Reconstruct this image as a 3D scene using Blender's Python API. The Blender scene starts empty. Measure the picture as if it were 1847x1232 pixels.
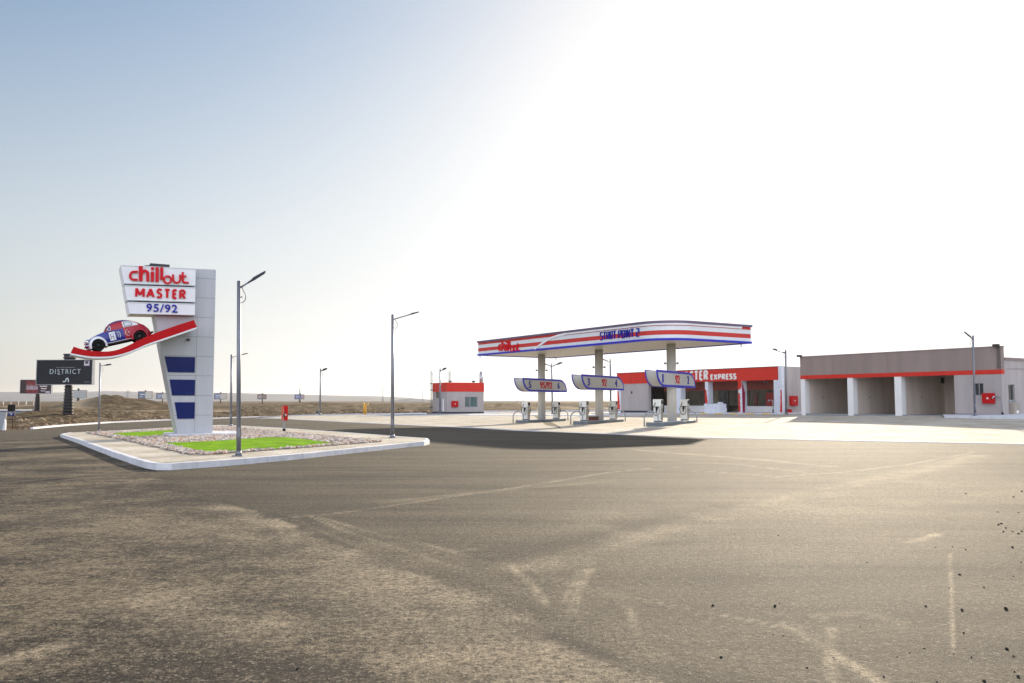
import bpy, bmesh, math, random
import numpy as np
from mathutils import Vector, Matrix, geometry
R = math.radians
sc = bpy.context.scene
C = sc.collection

# ------------------------------------------------ camera, sky, sun, exposure
EYE = Vector((0, 0, 1.8)); F_PX = 1500.0; PITCH = math.atan(107 / 1500)
cam = bpy.data.cameras.new("camera"); camo = bpy.data.objects.new("camera", cam); C.objects.link(camo)
cam.sensor_width = 36; cam.lens = 36 * F_PX / 1847
cam.clip_start = 0.1; cam.clip_end = 30000
camo.location = EYE; camo.rotation_euler = (math.pi / 2 + PITCH, 0, 0)
sc.camera = camo
HAZE_D = 0.00005
SUN_AZ = R(22); SUN_EL = R(16)
w = bpy.data.worlds.new("World"); sc.world = w; w.use_nodes = True
nt = w.node_tree; bg = nt.nodes['Background']
sky = nt.nodes.new('ShaderNodeTexSky'); sky.sky_type = 'NISHITA'; sky.sun_disc = False
sky.sun_elevation = SUN_EL; sky.sun_rotation = SUN_AZ
sky.air_density = 1.0; sky.dust_density = 1.5; sky.ozone_density = 2.0; sky.altitude = 0
hs = nt.nodes.new('ShaderNodeHueSaturation'); hs.inputs['Saturation'].default_value = 0.85
gm = nt.nodes.new('ShaderNodeGamma'); gm.inputs['Gamma'].default_value = 0.68
nt.links.new(sky.outputs[0], hs.inputs['Color']); sp_ = nt.nodes.new('ShaderNodeSeparateColor'); cb_ = nt.nodes.new('ShaderNodeCombineColor'); nt.links.new(hs.outputs[0], sp_.inputs[0])
for i_ in range(3):          # thick haze evens out the glow round the sun
    a_ = nt.nodes.new('ShaderNodeMath'); a_.operation = 'MULTIPLY'; a_.inputs[1].default_value = .150
    b_ = nt.nodes.new('ShaderNodeMath'); b_.operation = 'TANH'; c_ = nt.nodes.new('ShaderNodeMath'); c_.operation = 'MULTIPLY'; c_.inputs[1].default_value = 4.5
    nt.links.new(sp_.outputs[i_], a_.inputs[0]); nt.links.new(a_.outputs[0], b_.inputs[0]); nt.links.new(b_.outputs[0], c_.inputs[0]); nt.links.new(c_.outputs[0], cb_.inputs[i_])
gm.inputs['Gamma'].default_value = 1.0
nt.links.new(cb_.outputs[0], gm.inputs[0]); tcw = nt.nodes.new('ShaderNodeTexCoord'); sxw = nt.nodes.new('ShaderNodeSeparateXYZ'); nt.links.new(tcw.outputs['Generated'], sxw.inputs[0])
mrw = nt.nodes.new('ShaderNodeMapRange'); mrw.interpolation_type = 'SMOOTHSTEP'   # added fill: brightens the sky behind the camera to lift shaded faces
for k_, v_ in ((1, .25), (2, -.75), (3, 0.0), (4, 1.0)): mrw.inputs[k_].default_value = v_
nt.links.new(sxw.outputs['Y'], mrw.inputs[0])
msw = nt.nodes.new('ShaderNodeMapRange')   # the air greys towards the horizon
for k_, v_ in ((1, 0.0), (2, .42), (3, .22), (4, 1.0)): msw.inputs[k_].default_value = v_
nt.links.new(sxw.outputs['Z'], msw.inputs[0]); nt.links.new(msw.outputs[0], hs.inputs['Saturation'])
rear_fill = nt.nodes.new('ShaderNodeMix'); rear_fill.data_type = 'RGBA'; rear_fill.blend_type = 'ADD'; rear_fill.clamp_result = False
nt.links.new(mrw.outputs[0], rear_fill.inputs[0]); nt.links.new(gm.outputs[0], rear_fill.inputs[6]); rear_fill.inputs[7].default_value = (6.2, 6.2, 6.7, 1)
nt.links.new(rear_fill.outputs[2], bg.inputs[0]); bg.inputs[1].default_value = 0.096
sl = bpy.data.lights.new("sun", 'SUN'); so = bpy.data.objects.new("sun", sl); C.objects.link(so)
sl.energy = 3.6; sl.angle = R(1.0); sl.color = (1.0, 0.86, 0.66)
sd = Vector((math.sin(SUN_AZ) * math.cos(SUN_EL), math.cos(SUN_AZ) * math.cos(SUN_EL), math.sin(SUN_EL)))
so.rotation_euler = sd.to_track_quat('Z', 'Y').to_euler()
sc.view_settings.view_transform = 'Standard'; sc.view_settings.look = 'None'
sc.view_settings.exposure = 1.4; sc.view_settings.gamma = 1
sc.cycles.max_bounces = 6; sc.cycles.volume_bounces = 1
sc.cycles.use_denoising = True

# ------------------------------------------------ placement helpers
def ray(px, py):
    a = (px - 923.5) / F_PX; b = (616 - py) / F_PX
    return Vector((a, math.cos(PITCH) - b * math.sin(PITCH), math.sin(PITCH) + b * math.cos(PITCH)))
def ss(x, a, b):
    t = np.clip((x - a) / (b - a), 0, 1); return t * t * (3 - 2 * t)
def g(x, y):
    """height of the lie of the land: falls a little to the left, rises towards the shops"""
    x = np.asarray(x, float); y = np.asarray(y, float)
    left = -np.minimum(0.0009 * np.maximum(-x - 8, 0) ** 2, 0.9) * ss(y, 22, 45)
    right = np.minimum(0.021 * np.maximum(x - 3, 0), 0.85) * ss(y, 30, 60)
    return left + right
def G(px, py, dz=0.0):
    r = ray(px, py); t = 5.0
    z = dz
    for _ in range(60):
        t = (z - EYE.z) / r.z
        p = EYE + r * min(max(t, 1), 3000)
        z = 0.5 * z + 0.5 * (float(g(p.x, p.y)) + dz)
    return Vector((p.x, p.y, float(g(p.x, p.y)) + dz))
def AT(px, py, Y):
    r = ray(px, py); return EYE + r * (Y / r.y)

class Frame:
    """a turned upright frame: local x runs along a facade, y into depth, z up"""
    def __init__(s, x, y, z, deg):
        s.O = Vector((x, y, z)); s.a = R(deg)
        s.M = Matrix.Translation(s.O) @ Matrix.Rotation(s.a, 4, 'Z'); s.I = s.M.inverted()
    def on(s, px, py, yl=0.0):
        e = s.I @ EYE; d = s.I.to_3x3() @ ray(px, py)
        t = (yl - e.y) / d.y; p = e + d * t
        return (p.x, p.z)
    def onx(s, px, py, xl=0.0):
        e = s.I @ EYE; d = s.I.to_3x3() @ ray(px, py)
        t = (xl - e.x) / d.x; p = e + d * t
        return (p.y, p.z)
    def onz(s, px, py, zl=0.0):
        e = s.I @ EYE; d = s.I.to_3x3() @ ray(px, py)
        t = (zl - e.z) / d.z; p = e + d * t
        return (p.x, p.y)

# ------------------------------------------------ mesh builder
class MB:
    def __init__(s): s.v = []; s.f = []; s.m = []; s.sm = []
    def add(s, vs, fs, mi=0, smooth=False):
        n = len(s.v); s.v += [tuple(v) for v in vs]
        for f in fs: s.f.append(tuple(i + n for i in f)); s.m.append(mi); s.sm.append(smooth)
        return s
    def box(s, x0, x1, y0, y1, z0, z1, mi=0):
        v = [(x0,y0,z0),(x1,y0,z0),(x1,y1,z0),(x0,y1,z0),(x0,y0,z1),(x1,y0,z1),(x1,y1,z1),(x0,y1,z1)]
        return s.add(v, [(0,3,2,1),(4,5,6,7),(0,1,5,4),(1,2,6,5),(2,3,7,6),(3,0,4,7)], mi)
    def bbox(s, x0, x1, y0, y1, z0, z1, b=0.01, mi=0):
        """box with bevelled edges"""
        bm = bmesh.new(); bmesh.ops.create_cube(bm, size=1)
        for v in bm.verts:
            v.co = ((x0+x1)/2 + v.co.x*(x1-x0), (y0+y1)/2 + v.co.y*(y1-y0), (z0+z1)/2 + v.co.z*(z1-z0))
        bmesh.ops.bevel(bm, geom=bm.edges[:], offset=b, segments=2, affect='EDGES', profile=0.6)
        s.bm(bm, mi); return s
    def bm(s, bm, mi=0, smooth=False):
        bm.verts.index_update(); s.add([v.co[:] for v in bm.verts], [[v.index for v in f.verts] for f in bm.faces], mi, smooth); bm.free()
    def prism(s, poly, y0, y1, mi=0):
        """poly of (x,z) extruded from y0 to y1"""
        ar = sum(poly[i][0]*poly[(i+1)%len(poly)][1]-poly[(i+1)%len(poly)][0]*poly[i][1] for i in range(len(poly)))
        if ar < 0: poly = poly[::-1]
        if y1 < y0: y0, y1 = y1, y0
        n = len(poly); v = [(p[0], y0, p[1]) for p in poly] + [(p[0], y1, p[1]) for p in poly]
        fs = [tuple(range(n)), tuple(range(2*n-1, n-1, -1))] + [(i, i+n, (i+1)%n+n, (i+1)%n)[::1] for i in range(n)]
        return s.add(v, fs, mi)
    def hprism(s, poly, z0, z1, mi=0):
        """poly of (x,y) extruded in z"""
        ar = sum(poly[i][0]*poly[(i+1)%len(poly)][1]-poly[(i+1)%len(poly)][0]*poly[i][1] for i in range(len(poly)))
        if ar < 0: poly = poly[::-1]
        n = len(poly); v = [(p[0], p[1], z0) for p in poly] + [(p[0], p[1], z1) for p in poly]
        return s.add(v, [tuple(range(n-1, -1, -1)), tuple(range(n, 2*n))] + [(i, (i+1)%n, (i+1)%n+n, i+n) for i in range(n)], mi)
    def tube(s, pts, r, n=8, mi=0, closed=False, smooth=True):
        pts = [Vector(p) for p in pts]; rr = r if isinstance(r, (list, tuple)) else [r]*len(pts)
        vs = []; fs = []; m = len(pts); up = None
        for i, p in enumerate(pts):
            a = pts[(i-1) % m] if (closed or i > 0) else p; b = pts[(i+1) % m] if (closed or i < m-1) else p
            t = (b-a).normalized()
            if up is None: up = Vector((0,0,1)) if abs(t.z) < .9 else Vector((1,0,0))
            sx = t.cross(up)
            if sx.length < 1e-5: sx = t.cross(Vector((0,1,0)))
            sx.normalize(); up = sx.cross(t).normalized()
            for k in range(n):
                A = 2*math.pi*k/n; vs.append(p + (sx*math.cos(A) + up*math.sin(A))*rr[i])
        for i in range(m if closed else m-1):
            j = (i+1) % m
            for k in range(n): fs.append((i*n+k, j*n+k, j*n+(k+1)%n, i*n+(k+1)%n))
        if not closed: fs += [tuple(range(n)), tuple(range((m-1)*n+n-1, (m-1)*n-1, -1))]
        return s.add(vs, fs, mi, smooth)
    def cyl(s, x, y, z0, z1, r, n=16, mi=0, r1=None):
        return s.tube([(x,y,z0),(x,y,z1)], [r, r if r1 is None else r1], n, mi)
    def hquad(s, pts, z, mi=0): return s.add([(p[0],p[1],z) for p in pts], [tuple(range(len(pts)))], mi)
    def mesh(s, name, mats, M=None):
        me = bpy.data.meshes.new(name); me.from_pydata(s.v, [], s.f)
        for m in (mats if isinstance(mats, (list, tuple)) else [mats]): me.materials.append(m)
        me.polygons.foreach_set('material_index', s.m); me.polygons.foreach_set('use_smooth', s.sm)
        if M is not None: me.transform(M)
        bm = bmesh.new(); bm.from_mesh(me); bmesh.ops.recalc_face_normals(bm, faces=bm.faces); bm.to_mesh(me); bm.free()
        me.update(); return me
def tag(o, label=None, cat=None, group=None, kind=None):
    for k, v in (('label', label), ('category', cat), ('group', group), ('kind', kind)):
        if v: o[k] = v
    return o
def obj(name, mb, mats, parent=None, M=None):
    o = bpy.data.objects.new(name, mb.mesh(name, mats, M) if isinstance(mb, MB) else mb); C.objects.link(o); o.parent = parent; return o
def thing(name, label, cat, loc=(0,0,0), rz=0.0, group=None):
    o = bpy.data.objects.new(name, None); C.objects.link(o); o.location = loc; o.rotation_euler = (0,0,rz)
    o.empty_display_size = .3
    return tag(o, label, cat, group)
def dup(root, loc, rz, label, group=None, name=None):
    r = root.copy(); C.objects.link(r); r.location = loc; r.rotation_euler = (0,0,rz); r['label'] = label
    if group: r['group'] = group
    for ch in list(root.children):
        c = ch.copy(); C.objects.link(c); c.parent = r
        for gg in ch.children:
            d = gg.copy(); C.objects.link(d); d.parent = c
    return r

# ------------------------------------------------ materials
def lin(c): return c/12.92 if c <= .04045 else ((c+.055)/1.055)**2.4
def hx(h): return tuple(lin(int(h[i:i+2], 16)/255) for i in (0,2,4))
def mat(name, col, rough=.6, metal=0, var=0.0, scale=4, bump=0.0, bscale=60, var2=None, spec=.5, trans=0, coords='Object', streak=None):
    m = bpy.data.materials.new(name); m.use_nodes = True; n = m.node_tree.nodes; l = m.node_tree.links; p = n['Principled BSDF']
    p.inputs['Base Color'].default_value = (*col, 1); p.inputs['Roughness'].default_value = rough; p.inputs['Metallic'].default_value = metal
    p.inputs['Specular IOR Level'].default_value = spec
    if trans: p.inputs['Transmission Weight'].default_value = trans
    tc = n.new('ShaderNodeTexCoord')
    src = tc.outputs[coords]
    if streak:
        mp = n.new('ShaderNodeMapping'); mp.inputs['Scale'].default_value = streak; l.new(src, mp.inputs[0]); src = mp.outputs[0]
    if var:
        t = n.new('ShaderNodeTexNoise'); t.inputs['Scale'].default_value = scale; t.inputs['Detail'].default_value = 6; t.inputs['Roughness'].default_value = .65
        l.new(src, t.inputs[0])
        r = n.new('ShaderNodeValToRGB'); r.color_ramp.elements[0].position = .3; r.color_ramp.elements[1].position = .7
        c2 = var2 or tuple(min(1, c*(1+var)) for c in col); c1 = tuple(c*(1-var) for c in col)
        r.color_ramp.elements[0].color = (*c1, 1); r.color_ramp.elements[1].color = (*c2, 1)
        l.new(t.outputs['Fac'], r.inputs[0]); l.new(r.outputs[0], p.inputs['Base Color'])
    if bump:
        t2 = n.new('ShaderNodeTexNoise'); t2.inputs['Scale'].default_value = bscale; t2.inputs['Detail'].default_value = 4; l.new(tc.outputs[coords], t2.inputs[0])
        b = n.new('ShaderNodeBump'); b.inputs['Strength'].default_value = bump; b.inputs['Distance'].default_value = .02
        l.new(t2.outputs['Fac'], b.inputs['Height']); l.new(b.outputs[0], p.inputs['Normal'])
    return m
M_panel = mat('grey cladding panel', (.40,.42,.46), .36, 0, .07, 1.5, spec=.4, streak=(1.5,1.5,.18))
M_white = mat('white panel', (.72,.74,.78), .35, 0, .04, 2)
M_whitepaint = mat('white paint', (.75,.75,.72), .45, 0, .06, 3)
M_red = mat('red panel', (.42,.004,.008), .55, 0, .10, 3, spec=.14)
M_redp = mat('red cladding', (.54,.034,.024), .38, 0, .08, 1.2, spec=.14)
M_redtxt = mat('red lettering', (.55,.006,.016), .35, 0, .06, 5, spec=.14)
M_navy = mat('navy panel', (.004,.012,.10), .3, 0, .1, 3, spec=.14)
M_bluetxt = mat('blue lettering', (.012,.018,.30), .35, 0, .06, 5, spec=.14)
M_bluetrim = mat('blue trim', (.035,.035,.42), .35, 0, .08, 3, spec=.14)
M_mauve = mat('mauve grey coping', (.13,.10,.17), .4, .2, .1, 2)
M_stripred = mat('striped red fascia', (.50,.045,.04), .4, 0, .08, 1.5, spec=.14)
M_fwhite = mat('white fascia sheet', (.62,.66,.70), .35, 0, .05, 1.2)
M_steel = mat('galvanised steel', (.30,.31,.33), .45, .6, .15, 8)
M_polegrey = mat('painted steel pole', (.17,.18,.21), .4, .45, .12, 5)
M_dark = mat('dark metal', (.03,.03,.035), .5, .3, .2, 8)
M_black = mat('black rubber', (.010,.010,.010), .7, 0, .2, 10, spec=.12)
M_chrome = mat('bright chrome', (.6,.6,.62), .15, 1)
M_conc = mat('pale kerb concrete', (.56,.57,.61), .8, 0, .14, 2.5, .25, 40)
M_conc2 = mat('grey concrete', (.24,.26,.28), .8, 0, .15, 2, .25, 40)
M_stucco = mat('lilac grey render', (.36,.325,.32), .9, 0, .13, .8, .3, 90, streak=(1.6,1.6,.22))
M_stucco_dk = mat('taupe render', (.255,.200,.185), .9, 0, .14, .7, .3, 90, streak=(1.6,1.6,.22))
M_stucco_lt = mat('off white render', (.76,.76,.76), .85, 0, .05, 1, .2, 90)
M_bay = mat('beige bay render', (.64,.56,.50), .9, 0, .13, .8, .2, 90, streak=(1.6,1.6,.25))
M_plinth = mat('dark plinth', (.035,.033,.04), .7, 0, .2, 4)
M_glassdk = mat('dark window glass', (.012,.018,.022), .08, 0, .15, 1, spec=.8)
M_glassteal = mat('teal window glass', (.06,.12,.12), .12, 0, .2, 1, spec=.8)
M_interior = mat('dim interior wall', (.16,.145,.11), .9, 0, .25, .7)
M_cabinet = mat('fire cabinet red', (.42,.008,.010), .4, 0, .15, 4, spec=.14)
M_soffit = mat('cream soffit strip', (.55,.51,.42), .35, 0, .06, 1)
M_film = mat('crumpled protective film', (.62,.65,.72), .35, 0, .16, 6, .5, 25)
M_lens = mat('lamp lens', (.28,.27,.22), .35, 0, .2, 20)
M_yellow = mat('yellow paint', (.62,.33,.03), .5, 0, .15, 5)
M_kerby = mat('yellow kerb paint', (.72,.46,.12), .8, 0, .25, 2)

# value noise in numpy
def vnoise(x, y, seed=0):
    xi = np.floor(x).astype(np.int64); yi = np.floor(y).astype(np.int64); fx = x-xi; fy = y-yi
    fx = fx*fx*(3-2*fx); fy = fy*fy*(3-2*fy)
    def h(a, b):
        n = (a*374761393 + b*668265263 + seed*1442695041) & 0x7fffffff
        n = ((n ^ (n >> 13))*1274126177) & 0x7fffffff
        return ((n ^ (n >> 16)) & 0xffff)/65535.0
    return (h(xi,yi)*(1-fx)+h(xi+1,yi)*fx)*(1-fy) + (h(xi,yi+1)*(1-fx)+h(xi+1,yi+1)*fx)*fy
def fbm(x, y, o=5, seed=0):
    s = 0; a = .5
    for i in range(o): s = s + a*vnoise(x*2**i, y*2**i, seed+i); a *= .5
    return s
def grid_mesh(name, X, Y, Z, mats, attrs=None, keep=None, smooth=True):
    nr, nc = X.shape
    co = np.stack([X, Y, Z], -1).reshape(-1, 3)
    i = np.arange(nr*nc).reshape(nr, nc)
    q = np.stack([i[:-1,:-1], i[:-1,1:], i[1:,1:], i[1:,:-1]], -1).reshape(-1, 4)
    if keep is not None: q = q[keep.reshape(-1)]
    me = bpy.data.meshes.new(name); me.vertices.add(len(co)); me.vertices.foreach_set('co', co.ravel())
    me.loops.add(q.size); me.loops.foreach_set('vertex_index', q.ravel().astype(np.int32))
    me.polygons.add(len(q)); me.polygons.foreach_set('loop_start', np.arange(len(q), dtype=np.int32)*4)
    me.polygons.foreach_set('loop_total', np.full(len(q), 4, dtype=np.int32))
    me.polygons.foreach_set('use_smooth', np.full(len(q), smooth))
    for m in mats: me.materials.append(m)
    me.update(calc_edges=True)
    for k, a in (attrs or {}).items():
        at = me.attributes.new(k, 'FLOAT', 'POINT'); at.data.foreach_set('value', a.ravel().astype(np.float32))
    return me
def inpoly(x, y, poly):
    ins = np.zeros(x.shape, bool); n = len(poly)
    for i in range(n):
        x1, y1 = poly[i][:2]; x2, y2 = poly[(i+1)%n][:2]
        c = ((y1 > y) != (y2 > y)) & (x < (x2-x1)*(y-y1)/((y2-y1) if y2 != y1 else 1e-9)+x1); ins ^= c
    return ins
def sheet(poly, step, dz, zf=None):
    """polygon in plan laid on the lie of the land"""
    zf = zf or (lambda x, y: float(g(x, y)))
    P = []
    n = len(poly)
    for i in range(n):
        a = Vector(poly[i][:2]); b = Vector(poly[(i+1)%n][:2]); k = max(1, int((b-a).length/step))
        for j in range(k): P.append(a.lerp(b, j/k))
    m = len(P); edges = [(i, (i+1)%m) for i in range(m)]
    xs = [p.x for p in P]; ys = [p.y for p in P]
    gx, gy = np.meshgrid(np.arange(min(xs)+step/2, max(xs), step), np.arange(min(ys)+step/2, max(ys), step))
    ins = inpoly(gx, gy, [(p.x, p.y) for p in P])
    pts = P + [Vector((float(a), float(b))) for a, b in zip(gx[ins], gy[ins])]
    r = geometry.delaunay_2d_cdt(pts, edges, [], 1, 1e-4)
    mb = MB(); mb.add([(v.x, v.y, zf(v.x, v.y)+dz) for v in r[0]], [tuple(f) for f in r[2]])
    return mb
def strokes(mb, lines, wd, y0, depth, mi=0):
    """lettering drawn as thick round-ended strokes in the xz plane, raised by depth towards -y"""
    k = 0
    for ln in lines:
        pts = ln[0]; ww = ln[1] if len(ln) > 1 else wd
        L = []; Rr = []
        n = len(pts); closed = len(ln) > 2 and ln[2]
        poly = []
        P = [Vector(p) for p in pts]
        tv = []
        for i in range(n):
            a = P[i-1] if (i > 0 or closed) else P[i]; b = P[(i+1)%n] if (i < n-1 or closed) else P[i]
            t = (b-a).normalized(); tv.append(Vector((-t.y, t.x)))
        yy = y0-depth-k*.0015; k += 1
        for i in range(n if closed else n-1):
            j = (i+1)%n
            q = [P[i]+tv[i]*ww/2, P[j]+tv[j]*ww/2, P[j]-tv[j]*ww/2, P[i]-tv[i]*ww/2]
            vs = [(v.x, yy, v.y) for v in q]+[(v.x, y0, v.y) for v in q]
            mb.add(vs, [(0,1,2,3),(0,4,5,1),(3,2,6,7)] + ([(0,3,7,4)] if i == 0 and not closed else []) + ([(1,5,6,2)] if i == n-2 and not closed else []), mi)
def arc(cx, cz, r, a0, a1, n=10, rz=None):
    return [(cx+r*math.cos(R(a0+(a1-a0)*i/n)), cz+(rz or r)*math.sin(R(a0+(a1-a0)*i/n))) for i in range(n+1)]
def text_mb(s, x0, x1, z0, z1, y, depth, bold=0.0, spacing=1.0, mirror=False):
    cu = bpy.data.curves.new('t', 'FONT'); cu.body = s; cu.size = 1; cu.extrude = .5; cu.offset = bold; cu.resolution_u = 3; cu.space_character = spacing
    o = bpy.data.objects.new('t', cu); C.objects.link(o); bpy.context.view_layer.update()
    dg = bpy.context.evaluated_depsgraph_get(); me = bpy.data.meshes.new_from_object(o.evaluated_get(dg))
    v = np.array([p.co[:] for p in me.vertices]); f = [tuple(p.vertices) for p in me.polygons]
    bpy.data.objects.remove(o); bpy.data.curves.remove(cu); bpy.data.meshes.remove(me)
    mn = v.min(0); mx = v.max(0)
    X = x0+(v[:,0]-mn[0])/(mx[0]-mn[0])*(x1-x0); Z = z0+(v[:,1]-mn[1])/(mx[1]-mn[1])*(z1-z0); Yv = y-(v[:,2]-mn[2])/(mx[2]-mn[2])*depth
    mb = MB(); mb.add(list(zip(X, Yv, Z)), f); return mb

SF_ = {'M':[[(0,0),(0,1)],[(0,1),(.5,.22)],[(.5,.22),(1,1)],[(1,1),(1,0)]], 'A':[[(0,0),(.5,1)],[(.5,1),(1,0)],[(.2,.33),(.8,.33)]],
 'S':[[(.95,.86),(.72,1),(.35,1),(.08,.88),(.08,.66),(.30,.55),(.70,.46),(.95,.34),(.95,.12),(.68,0),(.30,0),(.03,.14)]], 'T':[[(0,1),(1,1)],[(.5,1),(.5,0)]],
 'E':[[(.95,1),(.1,1)],[(.1,1),(.1,0)],[(.1,0),(.95,0)],[(.1,.52),(.85,.52)]], 'R':[[(.05,0),(.05,1)],[(.05,1),(.65,1),(.9,.88),(.9,.64),(.65,.50),(.05,.50)],[(.5,.5),(.98,0)]],
 'P':[[(.05,0),(.05,1)],[(.05,1),(.68,1),(.92,.88),(.92,.60),(.68,.46),(.05,.46)]], 'X':[[(0,0),(1,1)],[(0,1),(1,0)]]}
WID = {'M':1.25,'A':1.15,'S':.85,'T':.9,'E':.8,'R':.95,'P':.9,'X':1.0}
def bold_word(word, x0, x1, z0, z1, y, dep, th, gap=.22):
    """word in heavy geometric capitals"""
    tot = sum(WID[c] for c in word)+gap*(len(word)-1); u = (x1-x0)/tot; x = x0; L = []
    for c in word:
        w_ = WID[c]*u
        for s_ in SF_[c]: L.append(([(x+th/2+(w_-th)*a, z0+th/2+(z1-z0-th)*b) for a, b in s_],))
        x += w_+gap*u
    mb = MB(); strokes(mb, L, th, y, dep); return mb
# ------------------------------------------------ ground: materials
def ground_mat(name, build):
    m = bpy.data.materials.new(name); m.use_nodes = True; build(m, m.node_tree.nodes, m.node_tree.links, m.node_tree.nodes['Principled BSDF']); return m
def NZ(n, l, src, scale, detail=5, rough=.6, sc3=None, dist=0):
    if sc3:
        mp = n.new('ShaderNodeMapping'); mp.inputs['Scale'].default_value = sc3[:3]
        if len(sc3) > 3: mp.inputs['Rotation'].default_value = (0, 0, R(sc3[3]))
        l.new(src, mp.inputs[0]); src = mp.outputs[0]
    t = n.new('ShaderNodeTexNoise'); t.inputs['Scale'].default_value = scale; t.inputs['Detail'].default_value = detail; t.inputs['Roughness'].default_value = rough; t.inputs['Distortion'].default_value = dist
    l.new(src, t.inputs[0]); return t.outputs['Fac']
def RAMP(n, l, src, a, b, c0=(0,0,0), c1=(1,1,1)):
    r = n.new('ShaderNodeValToRGB'); e = r.color_ramp.elements; e[0].position = a; e[1].position = b; e[0].color = (*c0, 1); e[1].color = (*c1, 1)
    l.new(src, r.inputs[0]); return r.outputs[0]
def MIX(n, l, f, a, b, typ='MIX'):
    r = n.new('ShaderNodeMix'); r.data_type = 'RGBA'; r.blend_type = typ; r.clamp_result = True
    for s, v in ((r.inputs[0], f), (r.inputs[6], a), (r.inputs[7], b)):
        if isinstance(v, (int, float)): s.default_value = v
        elif isinstance(v, tuple): s.default_value = (*v, 1)
        else: l.new(v, s)
    return r.outputs[2]
def MATH(n, l, op, a, b=0.0, clamp=False):
    r = n.new('ShaderNodeMath'); r.operation = op; r.use_clamp = clamp
    for s, v in zip(r.inputs, (a, b)):
        if isinstance(v, (int, float)): s.default_value = v
        else: l.new(v, s)
    return r.outputs[0]

def asphalt(m, n, l, p):
    pos = n.new('ShaderNodeNewGeometry').outputs['Position']
    old = n.new('ShaderNodeAttribute'); old.attribute_name = 'old'
    dst = n.new('ShaderNodeAttribute'); dst.attribute_name = 'dust'
    drk = n.new('ShaderNodeAttribute'); drk.attribute_name = 'dark'
    fine = NZ(n, l, pos, 110, 2, .8)
    grit = NZ(n, l, pos, 42, 3, .85)
    gr2 = NZ(n, l, pos, 15, 4, .85)
    gr3 = NZ(n, l, pos, 5.5, 5, .8, (.8, 1.1, 1))
    med = NZ(n, l, pos, 2.6, 7, .8, (.7, 1.0, 1))
    mid2 = NZ(n, l, pos, .8, 7, .72, (.8, 1, 1))
    lane = NZ(n, l, pos, .8, 7, .7, (.14, 1.5, 1, 28))
    lane2 = NZ(n, l, pos, .6, 7, .7, (.16, 1.4, 1, -20))
    big = NZ(n, l, pos, .16, 4, .6)
    # young asphalt: brown grey with long soft lanes of dust left by tyres
    young = MIX(n, l, RAMP(n, l, lane, .40, .60), (.050,.045,.038), (.165,.146,.115))
    young = MIX(n, l, MATH(n, l, 'MULTIPLY', RAMP(n, l, lane2, .50, .66), .6), young, (.175,.155,.122))
    young = MIX(n, l, MATH(n, l, 'MULTIPLY', RAMP(n, l, big, .40, .60), .45), young, (.165,.146,.112))
    # old asphalt: dark stone with mottled sand lying in its pores
    wide = NZ(n, l, pos, .28, 5, .65, (1, 1.1, 1))
    def bias(v, k): return MATH(n, l, 'MULTIPLY', MATH(n, l, 'SUBTRACT', v, .5), k)
    gap = MATH(n, l, 'ADD', MATH(n, l, 'MULTIPLY', med, .50), MATH(n, l, 'MULTIPLY', mid2, .60))
    gap = MATH(n, l, 'ADD', gap, MATH(n, l, 'ADD', bias(gr3, .45), MATH(n, l, 'ADD', bias(gr2, .5), bias(grit, .35))))
    gap = MATH(n, l, 'ADD', gap, bias(wide, .75))
    sand = RAMP(n, l, gap, .48, .70)
    oldc = MIX(n, l, sand, (.056,.050,.045), (.290,.250,.188))
    edge = MATH(n, l, 'ADD', old.outputs['Fac'], MATH(n, l, 'ADD', bias(med, .35), bias(gr2, .35)))
    col = MIX(n, l, RAMP(n, l, edge, .45, .55), young, oldc)
    spk = MATH(n, l, 'ADD', MATH(n, l, 'MULTIPLY', grit, .4), MATH(n, l, 'MULTIPLY', gr2, .6))
    dm = MATH(n, l, 'MULTIPLY', dst.outputs['Fac'], RAMP(n, l, spk, .34, .50), True)
    col = MIX(n, l, dm, col, (.60,.53,.41))
    col = MIX(n, l, MATH(n, l, 'MULTIPLY', drk.outputs['Fac'], .8, True), col, (.036,.032,.029))
    col = MIX(n, l, .9, col, RAMP(n, l, fine, .34, .62, (.30,.29,.28), (1,1,1)), 'MULTIPLY')
    col = MIX(n, l, .95, col, RAMP(n, l, gr2, .38, .58, (.42,.40,.38), (1.0,1.0,1.0)), 'MULTIPLY')
    col = MIX(n, l, .6, col, RAMP(n, l, gr3, .36, .60, (.60,.58,.56), (1,1,1)), 'MULTIPLY')
    peb = RAMP(n, l, NZ(n, l, pos, 48, 2, .5), .64, .69)
    col = MIX(n, l, MATH(n, l, 'MULTIPLY', peb, .35), col, (.52,.46,.36))
    col = MIX(n, l, 1.0, col, (1.04,.985,.90), 'MULTIPLY')
    pb2 = RAMP(n, l, NZ(n, l, pos, 21, 3, .6), .60, .66); col = MIX(n, l, MATH(n, l, 'MULTIPLY', pb2, .30), col, (.46,.41,.32))
    pit = RAMP(n, l, NZ(n, l, pos, 17, 3, .7, (1, 1, 1, 40)), .36, .42, (1,1,1), (0,0,0)); col = MIX(n, l, MATH(n, l, 'MULTIPLY', pit, .65), col, (.025,.022,.020))
    l.new(col, p.inputs['Base Color'])
    p.inputs['Roughness'].default_value = .85; p.inputs['Specular IOR Level'].default_value = .16
    b = n.new('ShaderNodeBump'); b.inputs['Strength'].default_value = .8; b.inputs['Distance'].default_value = .014
    hgt = MATH(n, l, 'ADD', fine, MATH(n, l, 'ADD', MATH(n, l, 'MULTIPLY', grit, 1.2), MATH(n, l, 'MULTIPLY', gr2, 1.6))); l.new(hgt, b.inputs['Height']); l.new(b.outputs[0], p.inputs['Normal'])
M_asphalt = ground_mat('asphalt', asphalt)

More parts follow.
